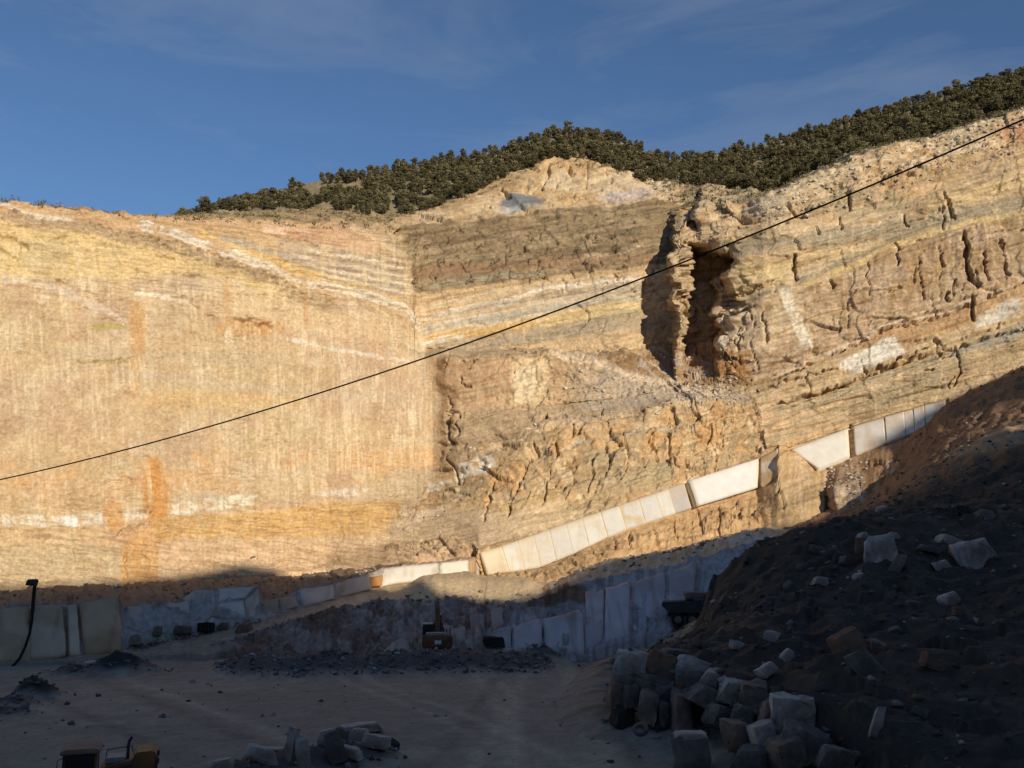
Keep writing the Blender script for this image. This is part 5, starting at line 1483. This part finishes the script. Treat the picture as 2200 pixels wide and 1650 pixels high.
pts = np.concatenate([scatter_sheet(GV, 7.35, 8.0, SEC, PXA, PYA, 1500, lambda x, y: (x > 1600) & (y < 470)), scatter_sheet(GV, 8.0, 9.0, SEC, PXA, PYA, 500, lambda x, y: (x > 1440)), scatter_sheet(GV, 3.0, 5.9, SEC, PXA, PYA, 900, lambda x, y: (x > 1200) & (x < 1640) & (y < 905)),
                      scatter_sheet(GV, 2.9, 3.2, SEC, PXA, PYA, 260, lambda x, y: (x > 1000) & (x < 1640)),
                      scatter_sheet(GV, 1.9, 3.0, SEC, PXA, PYA, 420, lambda x, y: (x > 835) & (x < 965) & (y > 1085) & (y < 1150)),
                      scatter_sheet(GV, 0, 1, SEC, PXA, PYA, 900, lambda x, y: (x > 1770) & (x < 1865) & (y > 985)), scatter_sheet(GV, 0, 1, SEC, PXA, PYA, 1500, lambda x, y: (x > 1776) & (x < 1862) & (y > 1000)),
                      scatter_sheet(GV, 5.6, 6.0, SEC, PXA, PYA, 160, lambda x, y: (x > 1320) & (x < 1600))])
sz = .18 + .9 * r.random(len(pts)) ** 3.5
rubble('rubble', pts, sz, cols(len(pts), [(.45, .37, .3), (.5, .44, .36), (.34, .25, .17)]), M_ROCK, 'loose broken stone on the sunlit ledges', 1)
pts = scatter_sheet(GL, 1.05, 1.98, SL, PXB, PYB, 900, lambda x, y: (x > 1180) & (x < 1640))
pts = np.concatenate([pts, scatter_sheet(GL, 3.1, 4, SL, PXB, PYB, 500, lambda x, y: (x > 0) & (x < 830)), scatter_sheet(GL, .95, 1.1, SL, PXB, PYB, 260, lambda x, y: (x > 450) & (x < 1180)),
                      scatter_sheet(GL, 1.85, 2.1, SL, PXB, PYB, 260, lambda x, y: (x > 270) & (x < 560))])
sz = .15 + .75 * r.random(len(pts)) ** 3
rubble('rubble', pts, sz, cols(len(pts), [(.42, .36, .3), (.3, .22, .16), (.22, .16, .12)]), M_ROCK, 'broken stone along the bench and haul road', 2)
# on the heap and dark slope
i, j = r.integers(0, HX.shape[0], 26000), r.integers(0, HX.shape[1], 26000)
pp = HV[i, j]
ok = (wall_side(pp[:, 0], pp[:, 1]) > -.5) | (pp[:, 1] > 61)
ok &= (pp[:, 2] > 1.0) & (np.abs(pp[:, 0] / pp[:, 1]) < .62)
pp = pp[ok][:9000]
sz = .1 + .75 * r.random(len(pp)) ** 5
rubble('rubble', pp, sz, cols(len(pp), [(.30, .25, .2), (.17, .13, .1), (.1, .075, .055), (.075, .058, .042), (.14, .095, .065), (.09, .07, .05)], .3), M_ROCK, 'small stones strewn over the spoil heap', 4)
# on the pit floor and berm
x = r.uniform(-42, 12, 9000)
y = r.uniform(76, 92, 9000)
bz = berm(x, y)
ok = (bz > .25) & (r.random(9000) < .6)
x, y = x[ok], y[ok]
pb = np.stack([x, y, floor_z(x, y) + .03], -1)
for (cx, cy, rx_, ry_, hh) in MOUNDS:
    n = 60
    xx, yy = cx + r.normal(0, rx_ * .55, n), cy + r.normal(0, ry_ * .55, n)
    pb = np.concatenate([pb, np.stack([xx, yy, floor_z(xx, yy) + .03], -1)])
fx_, fy_ = r.uniform(-45, 14, 200), 40 + 45 * r.random(200) ** 1.3
pb = np.concatenate([pb, np.stack([fx_, fy_, floor_z(fx_, fy_) + .02], -1)])
xx = r.uniform(4, 13, 700)
yy = r.uniform(38, 58, 700)
w_ = wall_side(xx, yy)
ok = (w_ < .3) & (w_ > -4.5) & (r.random(700) < np.exp(w_ / 2.2))
pb = np.concatenate([pb, np.stack([xx[ok], yy[ok], heap_z(xx[ok], yy[ok]) + .05], -1)])
nb0 = len(pb)
for (px, py, d, w, h, tl, mk, lb) in BLK:
    for _ in range(9):
        q_ = P(px + r.uniform(-.7, .7) * w, py + r.uniform(-.7, .7) * h, d + r.uniform(.4, 1.2))
        pb = np.concatenate([pb, q_[None]])
sz = .12 + .6 * r.random(len(pb)) ** 4
sz[nb0:] = r.uniform(.3, .75, len(pb) - nb0)
rubble('rubble', pb, sz, cols(len(pb), [(.3, .29, .28), (.13, .11, .09), (.17, .14, .12)], .3), M_ROCK, 'dark broken stone on the berms of the pit floor', 5)


# ------------------------------------------------------------------ pines
def crown_arrays(seed, ntri, size):
    q = np.random.default_rng(seed)
    L = q.integers(15, 24)
    cen, rad, sh = [], [], []
    wide = q.uniform(.7, 1.15)
    pk = q.uniform(.3, .62)             # where the crown is widest
    top = q.uniform(3.0, 4.4)
    lean = q.uniform(-.25, .25, 2)
    for k in range(L):
        t = (k + .4) / L
        h = .9 + (top - .9) * t
        R = wide * 1.75 * (math.sin(math.pi * min(max(t ** (math.log(.5) / math.log(pk)), 0), 1)) ** .7 * .85 + .12)
        an = k * 2.4 + q.uniform(-.8, .8)
        rr_ = R * q.uniform(.25, .85)
        cen.append((rr_ * math.cos(an) + lean[0] * t, rr_ * math.sin(an) + lean[1] * t, h + q.uniform(-.2, .2)))
        z_ = q.uniform(.6, .95)
        rad.append((z_, z_ * q.uniform(.8, 1.2), q.uniform(.36, .55)))
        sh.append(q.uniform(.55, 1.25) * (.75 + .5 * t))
    cen, rad, sh = np.array(cen), np.array(rad), np.array(sh)
    k = q.integers(0, L, ntri)
    u = q.normal(size=(ntri, 3))
    u /= np.linalg.norm(u, axis=1, keepdims=True)
    c = cen[k] + u * rad[k] * (q.random((ntri, 1)) ** .35)
    a = q.normal(size=(ntri, 3))
    a /= np.linalg.norm(a, axis=1, keepdims=True)
    nrm = u + .9 * q.normal(size=(ntri, 3)) * .6
    nrm /= np.linalg.norm(nrm, axis=1, keepdims=True)
    t1 = np.cross(nrm, a)
    t1 /= np.linalg.norm(t1, axis=1, keepdims=True) + 1e-9
    t2 = np.cross(nrm, t1)
    s = size * q.uniform(.6, 1.3, (ntri, 1))
    V3 = np.stack([c + t1 * s, c - t1 * s * .6 + t2 * s * .8, c - t1 * s * .6 - t2 * s * .8], 1).reshape(-1, 3)
    F3 = np.arange(ntri * 3).reshape(-1, 3)
    base = np.array((.128, .108, .052)) * q.uniform(.65, 1.3)
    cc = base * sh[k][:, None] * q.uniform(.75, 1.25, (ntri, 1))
    return V3, F3, np.repeat(cc, 3, 0)


def tube_arrays(pts, rads, n=6):
    VV, FF = [], []
    for i, (p, rad_) in enumerate(zip(pts, rads)):
        for k in range(n):
            a = 2 * math.pi * k / n
            VV.append((p[0] + rad_ * math.cos(a), p[1] + rad_ * math.sin(a), p[2]))
    for i in range(len(pts) - 1):
        for k in range(n):
            FF.append((i * n + k, i * n + (k + 1) % n, (i + 1) * n + (k + 1) % n, (i + 1) * n + k))
    return np.array(VV, float), np.array(FF)


CROWNS, TRUNKS, CARR = [], [], []
for k in range(14):
    a = crown_arrays(40 + k, 1700, .17)
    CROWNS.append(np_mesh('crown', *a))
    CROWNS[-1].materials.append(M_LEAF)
    v, f = tube_arrays([(0, 0, -.6), (.03, 0, .8), (.1 * math.sin(k), .05, 2.2), (.05, .1 * math.cos(k), 3.3)], [.15, .12, .08, .03])
    TRUNKS.append(np_mesh('trunk', v, f))
    TRUNKS[-1].materials.append(M_BARK)
    CARR.append(crown_arrays(60 + k, 560, .28))

sel = np.where((SEC >= 8.96) & (SEC <= 10.0))[0]
TG = GV[sel]
tpx, tpy = proj(TG)
cand = []
r = np.random.default_rng(21)
tries = 0
occ = {}
while len(cand) < 1600 and tries < 120000:
    tries += 1
    j = r.integers(0, TG.shape[1])
    x = GX[j]
    if x < 385 or x > 2260: continue
    i = int((r.random() ** .85) * (TG.shape[0] - 1))
    p, X, Y = TG[i, j], tpx[i, j], tpy[i, j]
    if 395 < x < 720 and i < 6: continue
    # clearings with bare ground on the left ridge
    if x < 900 and vn(X / 34, Y / 22, 71) > (.62 if i > 12 else .55): continue
    if x >= 900 and vn(X / 30, Y / 18, 72) > .80: continue
    key = (int(X // 13), int(Y // 8))
    near = any(abs(c[1] - X) < 10 and abs(c[2] - Y) < 5.4 for kx in (-1, 0, 1) for ky in (-1, 0, 1) for c in occ.get((key[0] + kx, key[1] + ky), []))
    if near: continue
    h = r.uniform(.42, .78) + .36 * r.random() ** 3 * (1.12 if x > 1500 else 1.0)
    c = (p, X, Y, h, i)
    occ.setdefault(key, []).append(c)
    cand.append(c)
# the ones that show largest stand along the lower edge and on the skyline
cand.sort(key=lambda c: -(c[3] / c[0][1] * 260 + (.35 if c[4] > TG.shape[0] * .86 else 0) + (.3 if c[4] < TG.shape[0] * .2 else 0)))
protos = {}
for n, (p, X, Y, h, i) in enumerate(cand[:300]):
    k = int(r.integers(0, 14))
    sky_l, low = i > TG.shape[0] * .86, i < TG.shape[0] * .2
    where = ('the left ridge' if X < 860 else 'the central hilltop' if X < 1470 else 'the right-hand hillside')
    pos = 'against the blue sky' if sky_l else 'at the lower edge of the wood' if low else 'inside the wood'
    e = empty('pine_tree', p + np.array([0, 0, -.1]), r.uniform(0, 6.28))
    e.scale = (h * r.uniform(.9, 1.15), h * r.uniform(.9, 1.15), h)
    tag(e, 'dark olive pine %s on %s' % (pos, where), 'tree', 'pines %s on %s' % (pos, where))
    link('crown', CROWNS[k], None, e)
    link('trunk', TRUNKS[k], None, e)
VV, FF, CX, off = [], [], [], 0
for (p, X, Y, h, i) in cand[300:]:
    v, f, c = CARR[int(r.integers(0, 14))]
    a = r.uniform(0, 6.28)
    R = np.array([[math.cos(a), -math.sin(a), 0], [math.sin(a), math.cos(a), 0], [0, 0, 1]])
    VV.append((v @ R.T) * h + p)
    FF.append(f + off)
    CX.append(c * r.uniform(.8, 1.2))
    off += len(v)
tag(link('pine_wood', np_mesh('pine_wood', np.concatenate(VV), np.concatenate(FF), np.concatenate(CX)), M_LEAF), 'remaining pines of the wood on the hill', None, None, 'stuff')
print('trees', len(cand))
# scrub along the rims
VV, FF, CX, off = [], [], [], 0
ed = np.concatenate([scatter_sheet(GV, 7.9, 9.1, SEC, PXA, PYA, 500, lambda x, y: (x > 380) & (x < 850)), scatter_sheet(GV, 7.95, 9.1, SEC, PXA, PYA, 500, lambda x, y: (x > 1400) & (x < 2200)),
                     scatter_sheet(GV, 8.8, 9.1, SEC, PXA, PYA, 260, lambda x, y: (x > 840) & (x < 1450)), scatter_sheet(GV, 7.9, 8.1, SEC, PXA, PYA, 60, lambda x, y: (x > 0) & (x < 400)),
                     scatter_sheet(GV, 6.4, 7.9, SEC, PXA, PYA, 260, lambda x, y: (x > 900) & (x < 1370) & (y < 610))])
for p in ed:
    n = 26
    c = r.normal(0, .28, (n, 3)) * np.array([1.2, 1.2, .7]) + np.array([0, 0, .2])
    t = r.normal(0, .13, (n, 3, 3))
    s = r.uniform(.35, 1.3)
    VV.append(((c[:, None] + t).reshape(-1, 3)) * s + p)
    FF.append(np.arange(n * 3).reshape(-1, 3) + off)
    g = np.array((.12, .105, .05)) if r.random() < .6 else np.array((.22, .17, .09))
    CX.append(np.repeat(g[None] * r.uniform(.7, 1.2), n * 3, 0))
    off += n * 3
tag(link('scrub', np_mesh('scrub', np.concatenate(VV), np.concatenate(FF), np.concatenate(CX)), M_LEAF), 'low dry scrub along the rims of the quarry', None, None, 'stuff')


# ------------------------------------------------------------------ machines
def prism(name, prof, y0, y1, mat, parent, bev=.03):
    """Side outline (x, z) extruded across from y0 to y1."""
    bm = bmesh.new()
    a = [bm.verts.new((x, y0, z)) for x, z in prof]
    b = [bm.verts.new((x, y1, z)) for x, z in prof]
    n = len(prof)
    bm.faces.new(a)
    bm.faces.new(b[::-1])
    for k in range(n):
        bm.faces.new((a[k], b[k], b[(k + 1) % n], a[(k + 1) % n]))
    bmesh.ops.recalc_face_normals(bm, faces=bm.faces)
    if bev:
        bmesh.ops.bevel(bm, geom=list(bm.edges), offset=bev, segments=2, affect='EDGES', clamp_overlap=True)
    me = bpy.data.meshes.new(name)
    bm.to_mesh(me)
    bm.free()
    return link(name, me, mat, parent)


def box(name, c, s, mat, parent, bev=.03, rot=None):
    bm = bmesh.new()
    bmesh.ops.create_cube(bm, size=1)
    bmesh.ops.scale(bm, vec=s, verts=bm.verts)
    if bev:
        bmesh.ops.bevel(bm, geom=list(bm.edges), offset=min(bev, min(s) * .3), segments=2, affect='EDGES', clamp_overlap=True)
    me = bpy.data.meshes.new(name)
    bm.to_mesh(me)
    bm.free()
    o = link(name, me, mat, parent)
    o.location = c
    if rot: o.rotation_euler = rot
    return o


def wheel(parent, c, rad_, wid, y_axis=True):
    """Tyre with lugs, and a rim as its sub-part."""
    prof = [(rad_ * .55, -wid * .5), (rad_ * .86, -wid * .5), (rad_ * .97, -wid * .38), (rad_, 0), (rad_ * .97, wid * .38), (rad_ * .86, wid * .5), (rad_ * .55, wid * .5)]
    n = 28
    VV, FF = [], []
    for k in range(n):
        a = 2 * math.pi * k / n
        lug = 1.0 if k % 2 else .955
        for q, (rr_, w) in enumerate(prof):
            rr2 = rr_ * lug if 2 <= q <= 4 else rr_
            VV.append((rr2 * math.cos(a), w, rr2 * math.sin(a)))
    m = len(prof)
    for k in range(n):
        for q in range(m):
            FF.append((k * m + q, k * m + (q + 1) % m, ((k + 1) % n) * m + (q + 1) % m, ((k + 1) % n) * m + q))
    o = link('wheel', np_mesh('wheel', np.array(VV), np.array(FF)), M_BLK, parent)
    o.location = c
    bm = bmesh.new()
    bmesh.ops.create_cone(bm, cap_ends=True, segments=20, radius1=rad_ * .56, radius2=rad_ * .56, depth=wid * .7)
    bmesh.ops.create_cone(bm, cap_ends=True, segments=12, radius1=rad_ * .22, radius2=rad_ * .18, depth=wid * .95)
    bmesh.ops.rotate(bm, cent=(0, 0, 0), matrix=Matrix.Rotation(math.pi / 2, 3, 'X'), verts=bm.verts)
    me = bpy.data.meshes.new('rim')
    bm.to_mesh(me)
    bm.free()
    link('rim', me, M_YDUST, o)
    return o


def tube(name, pts, rad_, mat, parent=None, n=8):
    cu = bpy.data.curves.new(name, 'CURVE')
    cu.dimensions = '3D'
    sp = cu.splines.new('POLY')
    sp.points.add(len(pts) - 1)
    for q, p in zip(sp.points, pts):
        q.co = (*p, 1)
    cu.bevel_depth = rad_
    cu.bevel_resolution = 2
    cu.use_fill_caps = True
    tmp = bpy.data.objects.new('tmp', cu)
    COL.objects.link(tmp)
    me = bpy.data.meshes.new_from_object(tmp.evaluated_get(bpy.context.evaluated_depsgraph_get()))
    bpy.data.objects.remove(tmp)
    bpy.data.curves.remove(cu)
    me.name = name
    me.materials.clear()
    return link(name, me, mat, parent)


# wheel loader at the bottom left: nose (bucket) to the left, engine cover to the right
lp = P(225, 1585, 37.5)
ld = empty('wheel_loader', (-16.5, 38.0, 0.0), RAD(20))
ld.scale = (.80, .95, .95)
tag(ld, 'yellow wheel loader with dark cab and upright exhaust pipe on the pit floor', 'wheel loader')
prism('chassis', [(-1.2, .75), (2.9, .75), (2.95, 1.25), (-1.2, 1.25)], -.55, .55, M_STEEL, ld)
prism('front_frame', [(-3.2, .7), (-1.25, .7), (-1.25, 1.5), (-2.2, 2.0), (-3.2, 1.5)], -.5, .5, M_YEL, ld)
hood = prism('engine_cover', [(.55, 1.25), (2.95, 1.2), (3.1, 3.0), (2.95, 3.15), (2.1, 3.12), (2.0, 2.85), (.55, 2.6)], -.85, .85, M_YEL, ld, .05)
prism('cover_panel', [(.75, 2.2), (1.95, 2.4), (2.0, 2.72), (.75, 2.5)], -.90, -.855, M_STEEL, hood, .01)
prism('cover_panel', [(.75, 2.2), (1.95, 2.4), (2.0, 2.72), (.75, 2.5)], .855, .90, M_STEEL, hood, .01)
box('grille', (3.1, 0, 2.1), (.1, 1.2, 1.1), M_STEEL, hood, .01)
box('counterweight', (3.05, 0, 1.0), (.5, 1.7, .6), M_YEL, ld, .08)
box('rear_lamp', (3.12, -.74, 2.75), (.2, .2, .24), M_STEEL, ld, .03)
box('rear_lamp', (3.12, .74, 2.75), (.2, .2, .24), M_STEEL, ld, .03)
tube('exhaust_pipe', [(1.75, -.2, 2.6), (1.75, -.2, 3.35), (1.79, -.2, 3.5), (1.9, -.2, 3.66)], .075, M_STEEL, ld)
box('air_cleaner', (1.2, .1, 2.78), (.9, 1.0, .24), M_GREYM, ld, .05)
tube('handrail', [(.7, .8, 2.6), (.75, .8, 3.0), (1.9, .8, 3.1), (1.95, .8, 2.85)], .025, M_STEEL, ld)
cab = box('cab', (-.35, 0, 1.55), (1.55, 1.5, .6), M_YEL, ld, .05)
for sx in (-1, 1):
    for sy in (-1, 1):
        box('cab_post', (sx * .7 - .35, sy * .68, 2.5), (.12, .12, 1.4), M_YEL if sx > 0 else M_STEEL, ld, .02)
box('window', (-.35, -.7, 2.5), (1.26, .03, 1.3), M_GLASS, ld, 0)
box('window', (-.35, .7, 2.5), (1.26, .03, 1.3), M_GLASS, ld, 0)
box('window', (-1.07, 0, 2.5), (.03, 1.24, 1.3), M_GLASS, ld, 0)
box('window', (.37, 0, 2.5), (.03, 1.24, 1.3), M_GLASS, ld, 0)
prism('cab_roof', [(-1.25, 3.2), (.55, 3.2), (.55, 3.32), (.3, 3.4), (-1.0, 3.4), (-1.25, 3.32)], -.85, .85, M_YDUST, ld, .04)
tube('mirror_arm', [(-1.1, -.75, 3.1), (-1.3, -1.05, 3.05), (-1.3, -1.05, 2.8)], .02, M_STEEL, ld)
box('mirror', (-1.3, -1.06, 2.72), (.04, .2, .32), M_STEEL, ld, .01)
box('seat', (-.25, 0, 2.15), (.5, .5, .75), M_BLK, ld, .08)
box('fender', (1.85, -1.05, 1.62), (1.5, .55, .08), M_YDUST, ld, .03)
box('fender', (1.85, 1.05, 1.62), (1.5, .55, .08), M_YDUST, ld, .03)
for x_ in (-2.15, 1.85):
    for sy in (-1, 1):
        wheel(ld, (x_, sy * 1.05, .75), .75, .55)
for sy in (-1, 1):
    prism('lift_arm', [(-2.3, 1.5), (-2.2, 1.85), (-3.6, 1.35), (-4.5, .6), (-4.4, .4), (-3.5, 1.0)], sy * .6 - .07, sy * .6 + .07, M_YEL, ld, .02)
prism('bucket', [(-4.3, .12), (-5.5, .06), (-5.5, .12), (-4.6, .25), (-4.35, .6), (-4.6, 1.15), (-4.5, 1.2), (-4.2, .7)], -1.35, 1.35, M_STEEL, ld, .02)

# excavator at the foot of the lower wall, seen from behind
ep = P(938, 1396, 90.0)
ez = float(floor_z(np.array([ep[0]]), np.array([90.0]))[0])
ex = empty('excavator', (ep[0], 90.0, .55), RAD(96))
tag(ex, 'rusty orange crawler excavator seen from behind, digging at the shaded rock face', 'excavator')
for sy in (-1, 1):
    t = prism('track', [(-1.9, .12), (1.9, .12), (2.2, .45), (2.05, .82), (-2.05, .82), (-2.2, .45)], sy * 1.15 - .28, sy * 1.15 + .28, M_STEEL, ex, .04)
    for x_ in (-1.85, -.9, 0, .9, 1.85):
        w = box('roller', (x_, sy * 1.15, .46), (.42, .62, .42), M_BLK, t, .12)
box('undercarriage', (0, 0, .7), (2.2, 1.8, .45), M_STEEL, ex, .05)
body = prism('house', [(-2.1, 1.0), (1.2, 1.0), (1.2, 1.75), (-.6, 1.95), (-2.1, 1.9)], -1.35, 1.35, M_ORNG, ex, .06)
prism('counterweight', [(-2.6, 1.0), (-2.0, .95), (-2.0, 2.1), (-2.45, 2.1), (-2.65, 1.8)], -1.4, 1.4, M_ORNG, ex, .1)
box('name_plate', (-2.66, -.05, 1.5), (.03, .62, .34), M_WHITE, ex, .005)
box('engine_hood', (-1.4, .1, 2.1), (1.1, 1.9, .34), M_GREYM, ex, .06)
cabx = box('cab', (.45, .85, 2.15), (1.5, .95, 1.5), M_STEEL, ex, .08)
box('window', (.45, 1.335, 2.35), (1.1, .03, .8), M_GLASS, ex, 0)
box('window', (-.31, .85, 2.4), (.03, .7, .7), M_GLASS, ex, 0)
box('cab_roof', (.45, .85, 2.93), (1.56, 1.0, .1), M_GREYM, ex, .04)
prism('boom', [(.9, 1.5), (1.3, 1.5), (2.6, 3.6), (4.3, 4.4), (4.2, 4.75), (2.3, 4.05), (.8, 1.9)], -.32, .12, M_ORNG, ex, .03)
prism('stick', [(4.0, 4.8), (4.45, 4.75), (5.3, 2.6), (5.1, 2.5)], -.25, .05, M_ORNG, ex, .03)
tube('cylinder', [(1.2, -.45, 1.6), (2.6, -.45, 3.5)], .09, M_STEEL, ex)
tube('cylinder', [(2.4, -.1, 4.15), (4.1, -.1, 4.95)], .08, M_STEEL, ex)
prism('bucket', [(5.0, 2.6), (5.5, 2.5), (5.7, 1.9), (5.3, 1.6), (4.7, 1.7), (4.8, 1.9), (5.2, 1.95)], -.75, .55, M_STEEL, ex, .03)
tube('exhaust_pipe', [(-1.5, -.6, 2.25), (-1.5, -.6, 2.75)], .06, M_STEEL, ex)
tube('handrail', [(-.5, -1.25, 1.95), (-.5, -1.25, 2.55), (.6, -1.25, 2.55), (.6, -1.25, 1.8)], .03, M_STEEL, ex)

# dump truck half hidden behind the spoil heap
tp = P(1500, 1346, 96.5)
tr = empty('dump_truck', (tp[0] + .4, 96.5, tp[2] + .1), RAD(-10))
tag(tr, 'dark loaded dump truck half hidden behind the spoil heap on the ramp', 'dump truck')
prism('chassis', [(-3.4, .9), (3.6, .9), (3.6, 1.25), (-3.4, 1.25)], -.5, .5, M_STEEL, tr, .03)
prism('dump_body', [(-3.2, 1.3), (1.6, 1.3), (1.9, 2.7), (1.6, 2.85), (-.5, 2.5), (-2.2, 2.45), (3.0 - 6.9, 2.35), (3.0 - 7.0, 2.0)][::-1], -1.3, 1.3, M_STEEL, tr, .04)
for x_ in (-2.0, -.2):
    box('body_rib', (x_, -1.34, 1.9), (.14, .1, 1.1), M_STEEL, tr, .02)
    box('body_rib', (x_, 1.34, 1.9), (.14, .1, 1.1), M_STEEL, tr, .02)
box('cab', (2.9, 0, 2.0), (1.5, 2.2, 1.5), M_SRUST, tr, .1)
box('window', (2.9, 1.11, 2.3), (1.0, .03, .6), M_GLASS, tr, 0)
box('window', (3.66, 0, 2.3), (.03, 1.8, .6), M_GLASS, tr, 0)
box('hood', (3.75, 0, 1.45), (.5, 2.0, .7), M_SRUST, tr, .08)
for x_ in (-2.4, -1.0, 2.9):
    for sy in (-1, 1):
        wheel(tr, (x_, sy * 1.05, .68), .68, .5)
o = rock_obj('stone_load', 811, (3.2, 2.1, 1.0), M_STAN, 30, .3)
o.location = (tp[0] + .2, 96.5, tp[2] + 2.95)
tag(o, 'tan rock lying in the dump truck body', 'boulder')


# tyres lying at the foot of the block wall
def tyre(px, py, d, R, rot, lb):
    bm = bmesh.new()
    n, m = 24, 10
    vs = [[bm.verts.new(((R + .33 * R * math.cos(b)) * math.cos(a), (R + .33 * R * math.cos(b)) * math.sin(a), .36 * R * math.sin(b))) for b in [2 * math.pi * q / m for q in range(m)]] for a in [2 * math.pi * k / n for k in range(n)]]
    for k in range(n):
        for q in range(m):
            bm.faces.new((vs[k][q], vs[(k + 1) % n][q], vs[(k + 1) % n][(q + 1) % m], vs[k][(q + 1) % m]))
    me = bpy.data.meshes.new('tyre')
    bm.to_mesh(me)
    bm.free()
    o = link('tyre', me, M_BLK if d > 55 else M_SGREY)
    o.location = P(px, py, d)
    o.rotation_euler = rot
    tag(o, lb, 'tyre')


tyre(1376, 1567, 53, .34, (RAD(38), RAD(-14), 0), 'dusty grey tyre lying in the dark hollow before the block wall')

# black tank and hanging hose by the marble wall
tk = empty('water_tank', P(442, 1357, 97.2) + np.array([0, 0, 0]))
tag(tk, 'small black rectangular tank in front of the pale marble blocks', 'tank')
box('tank_body', (0, 0, .45), (1.55, .9, .85), M_BLK, tk, .06)
box('tank_lid', (0, 0, .9), (.4, .4, .08), M_BLK, tk, .03)
tube('tank_band', [(-.4, -.46, .05), (-.4, -.46, .88)], .03, M_STEEL, tk)
tube('tank_band', [(.4, -.46, .05), (.4, -.46, .88)], .03, M_STEEL, tk)

hs = [(74, 1256), (72, 1275), (70, 1300), (69, 1330), (64, 1360), (54, 1390), (42, 1415), (24, 1435), (4, 1446), (-30, 1458)]
dd = [90.2, 90.2, 90.0, 89.6, 89.2, 88.6, 88, 87, 86, 85]
hose = empty('hose', P(74, 1256, 90.2))
tag(hose, 'thick black hose hanging down over the tan marble block', 'hose')
h0 = P(74, 1256, 90.2)
tube('hose_line', [tuple(P(x, y, d) - h0) for (x, y), d in zip(hs, dd)], .13, M_BLK, hose)
o = rock_obj('hose_head', 820, (.95, .6, .62), M_STEEL, 16, .5)
o.parent = hose
o.location = (-.25, 0, .2)
o = box('hose_stand', (0, .3, -1.6), (.12, .12, 3.4), M_STEEL, hose, .02)

# ------------------------------------------------------------------ the cable across the view, and the poles that carry it outside the frame
A0, B0 = np.array([-15.5, 25.0]), np.array([8.6, 13.2])
cab_px = [(0, 1030), (200, 985), (420, 925), (650, 855), (905, 772), (1100, 702), (1360, 606), (1500, 552), (1730, 457), (1950, 365), (2200, 256)]
tt, zz = [], []
for px, py in cab_px:
    a, b = (px - 1100) / FOC, (825 - py) / FOC
    v = np.array([a, CP - b * SP, SP + b * CP])
    dv = B0 - A0
    s, t = np.linalg.solve(np.array([[v[0], -dv[0]], [v[1], -dv[1]]]), A0)
    tt.append(t)
    zz.append(CAMZ + s * v[2])
co = np.polyfit(tt, zz, 3)
ts = np.linspace(min(tt) - .25, max(tt) + .25, 60)
cpts = [(*(A0 + (B0 - A0) * t), float(np.polyval(co, t))) for t in ts]
tag(tube('overhead_cable', cpts, .0165, M_BLK), 'black cable slung across the whole view, rising to the right', 'cable')
for e, lb in ((cpts[0], 'wooden pole holding the low end of the cable'), (cpts[-1], 'wooden pole holding the high end of the cable')):
    zb = -1.0
    pe = empty('utility_pole', (e[0], e[1], zb))
    tag(pe, lb, 'utility pole')
    v, f = tube_arrays([(0, 0, 0), (0, 0, (e[2] - zb) * .5), (0, 0, e[2] - zb + .5)], [.17, .15, .12], 12)
    link('post', np_mesh('post', v, f), M_WOOD, pe)
    box('insulator', (0, 0, e[2] - zb), (.12, .34, .12), M_GREYM, pe, .02)
print('tris', sum(len(o.data.polygons) for o in S.objects if o.type == 'MESH'))
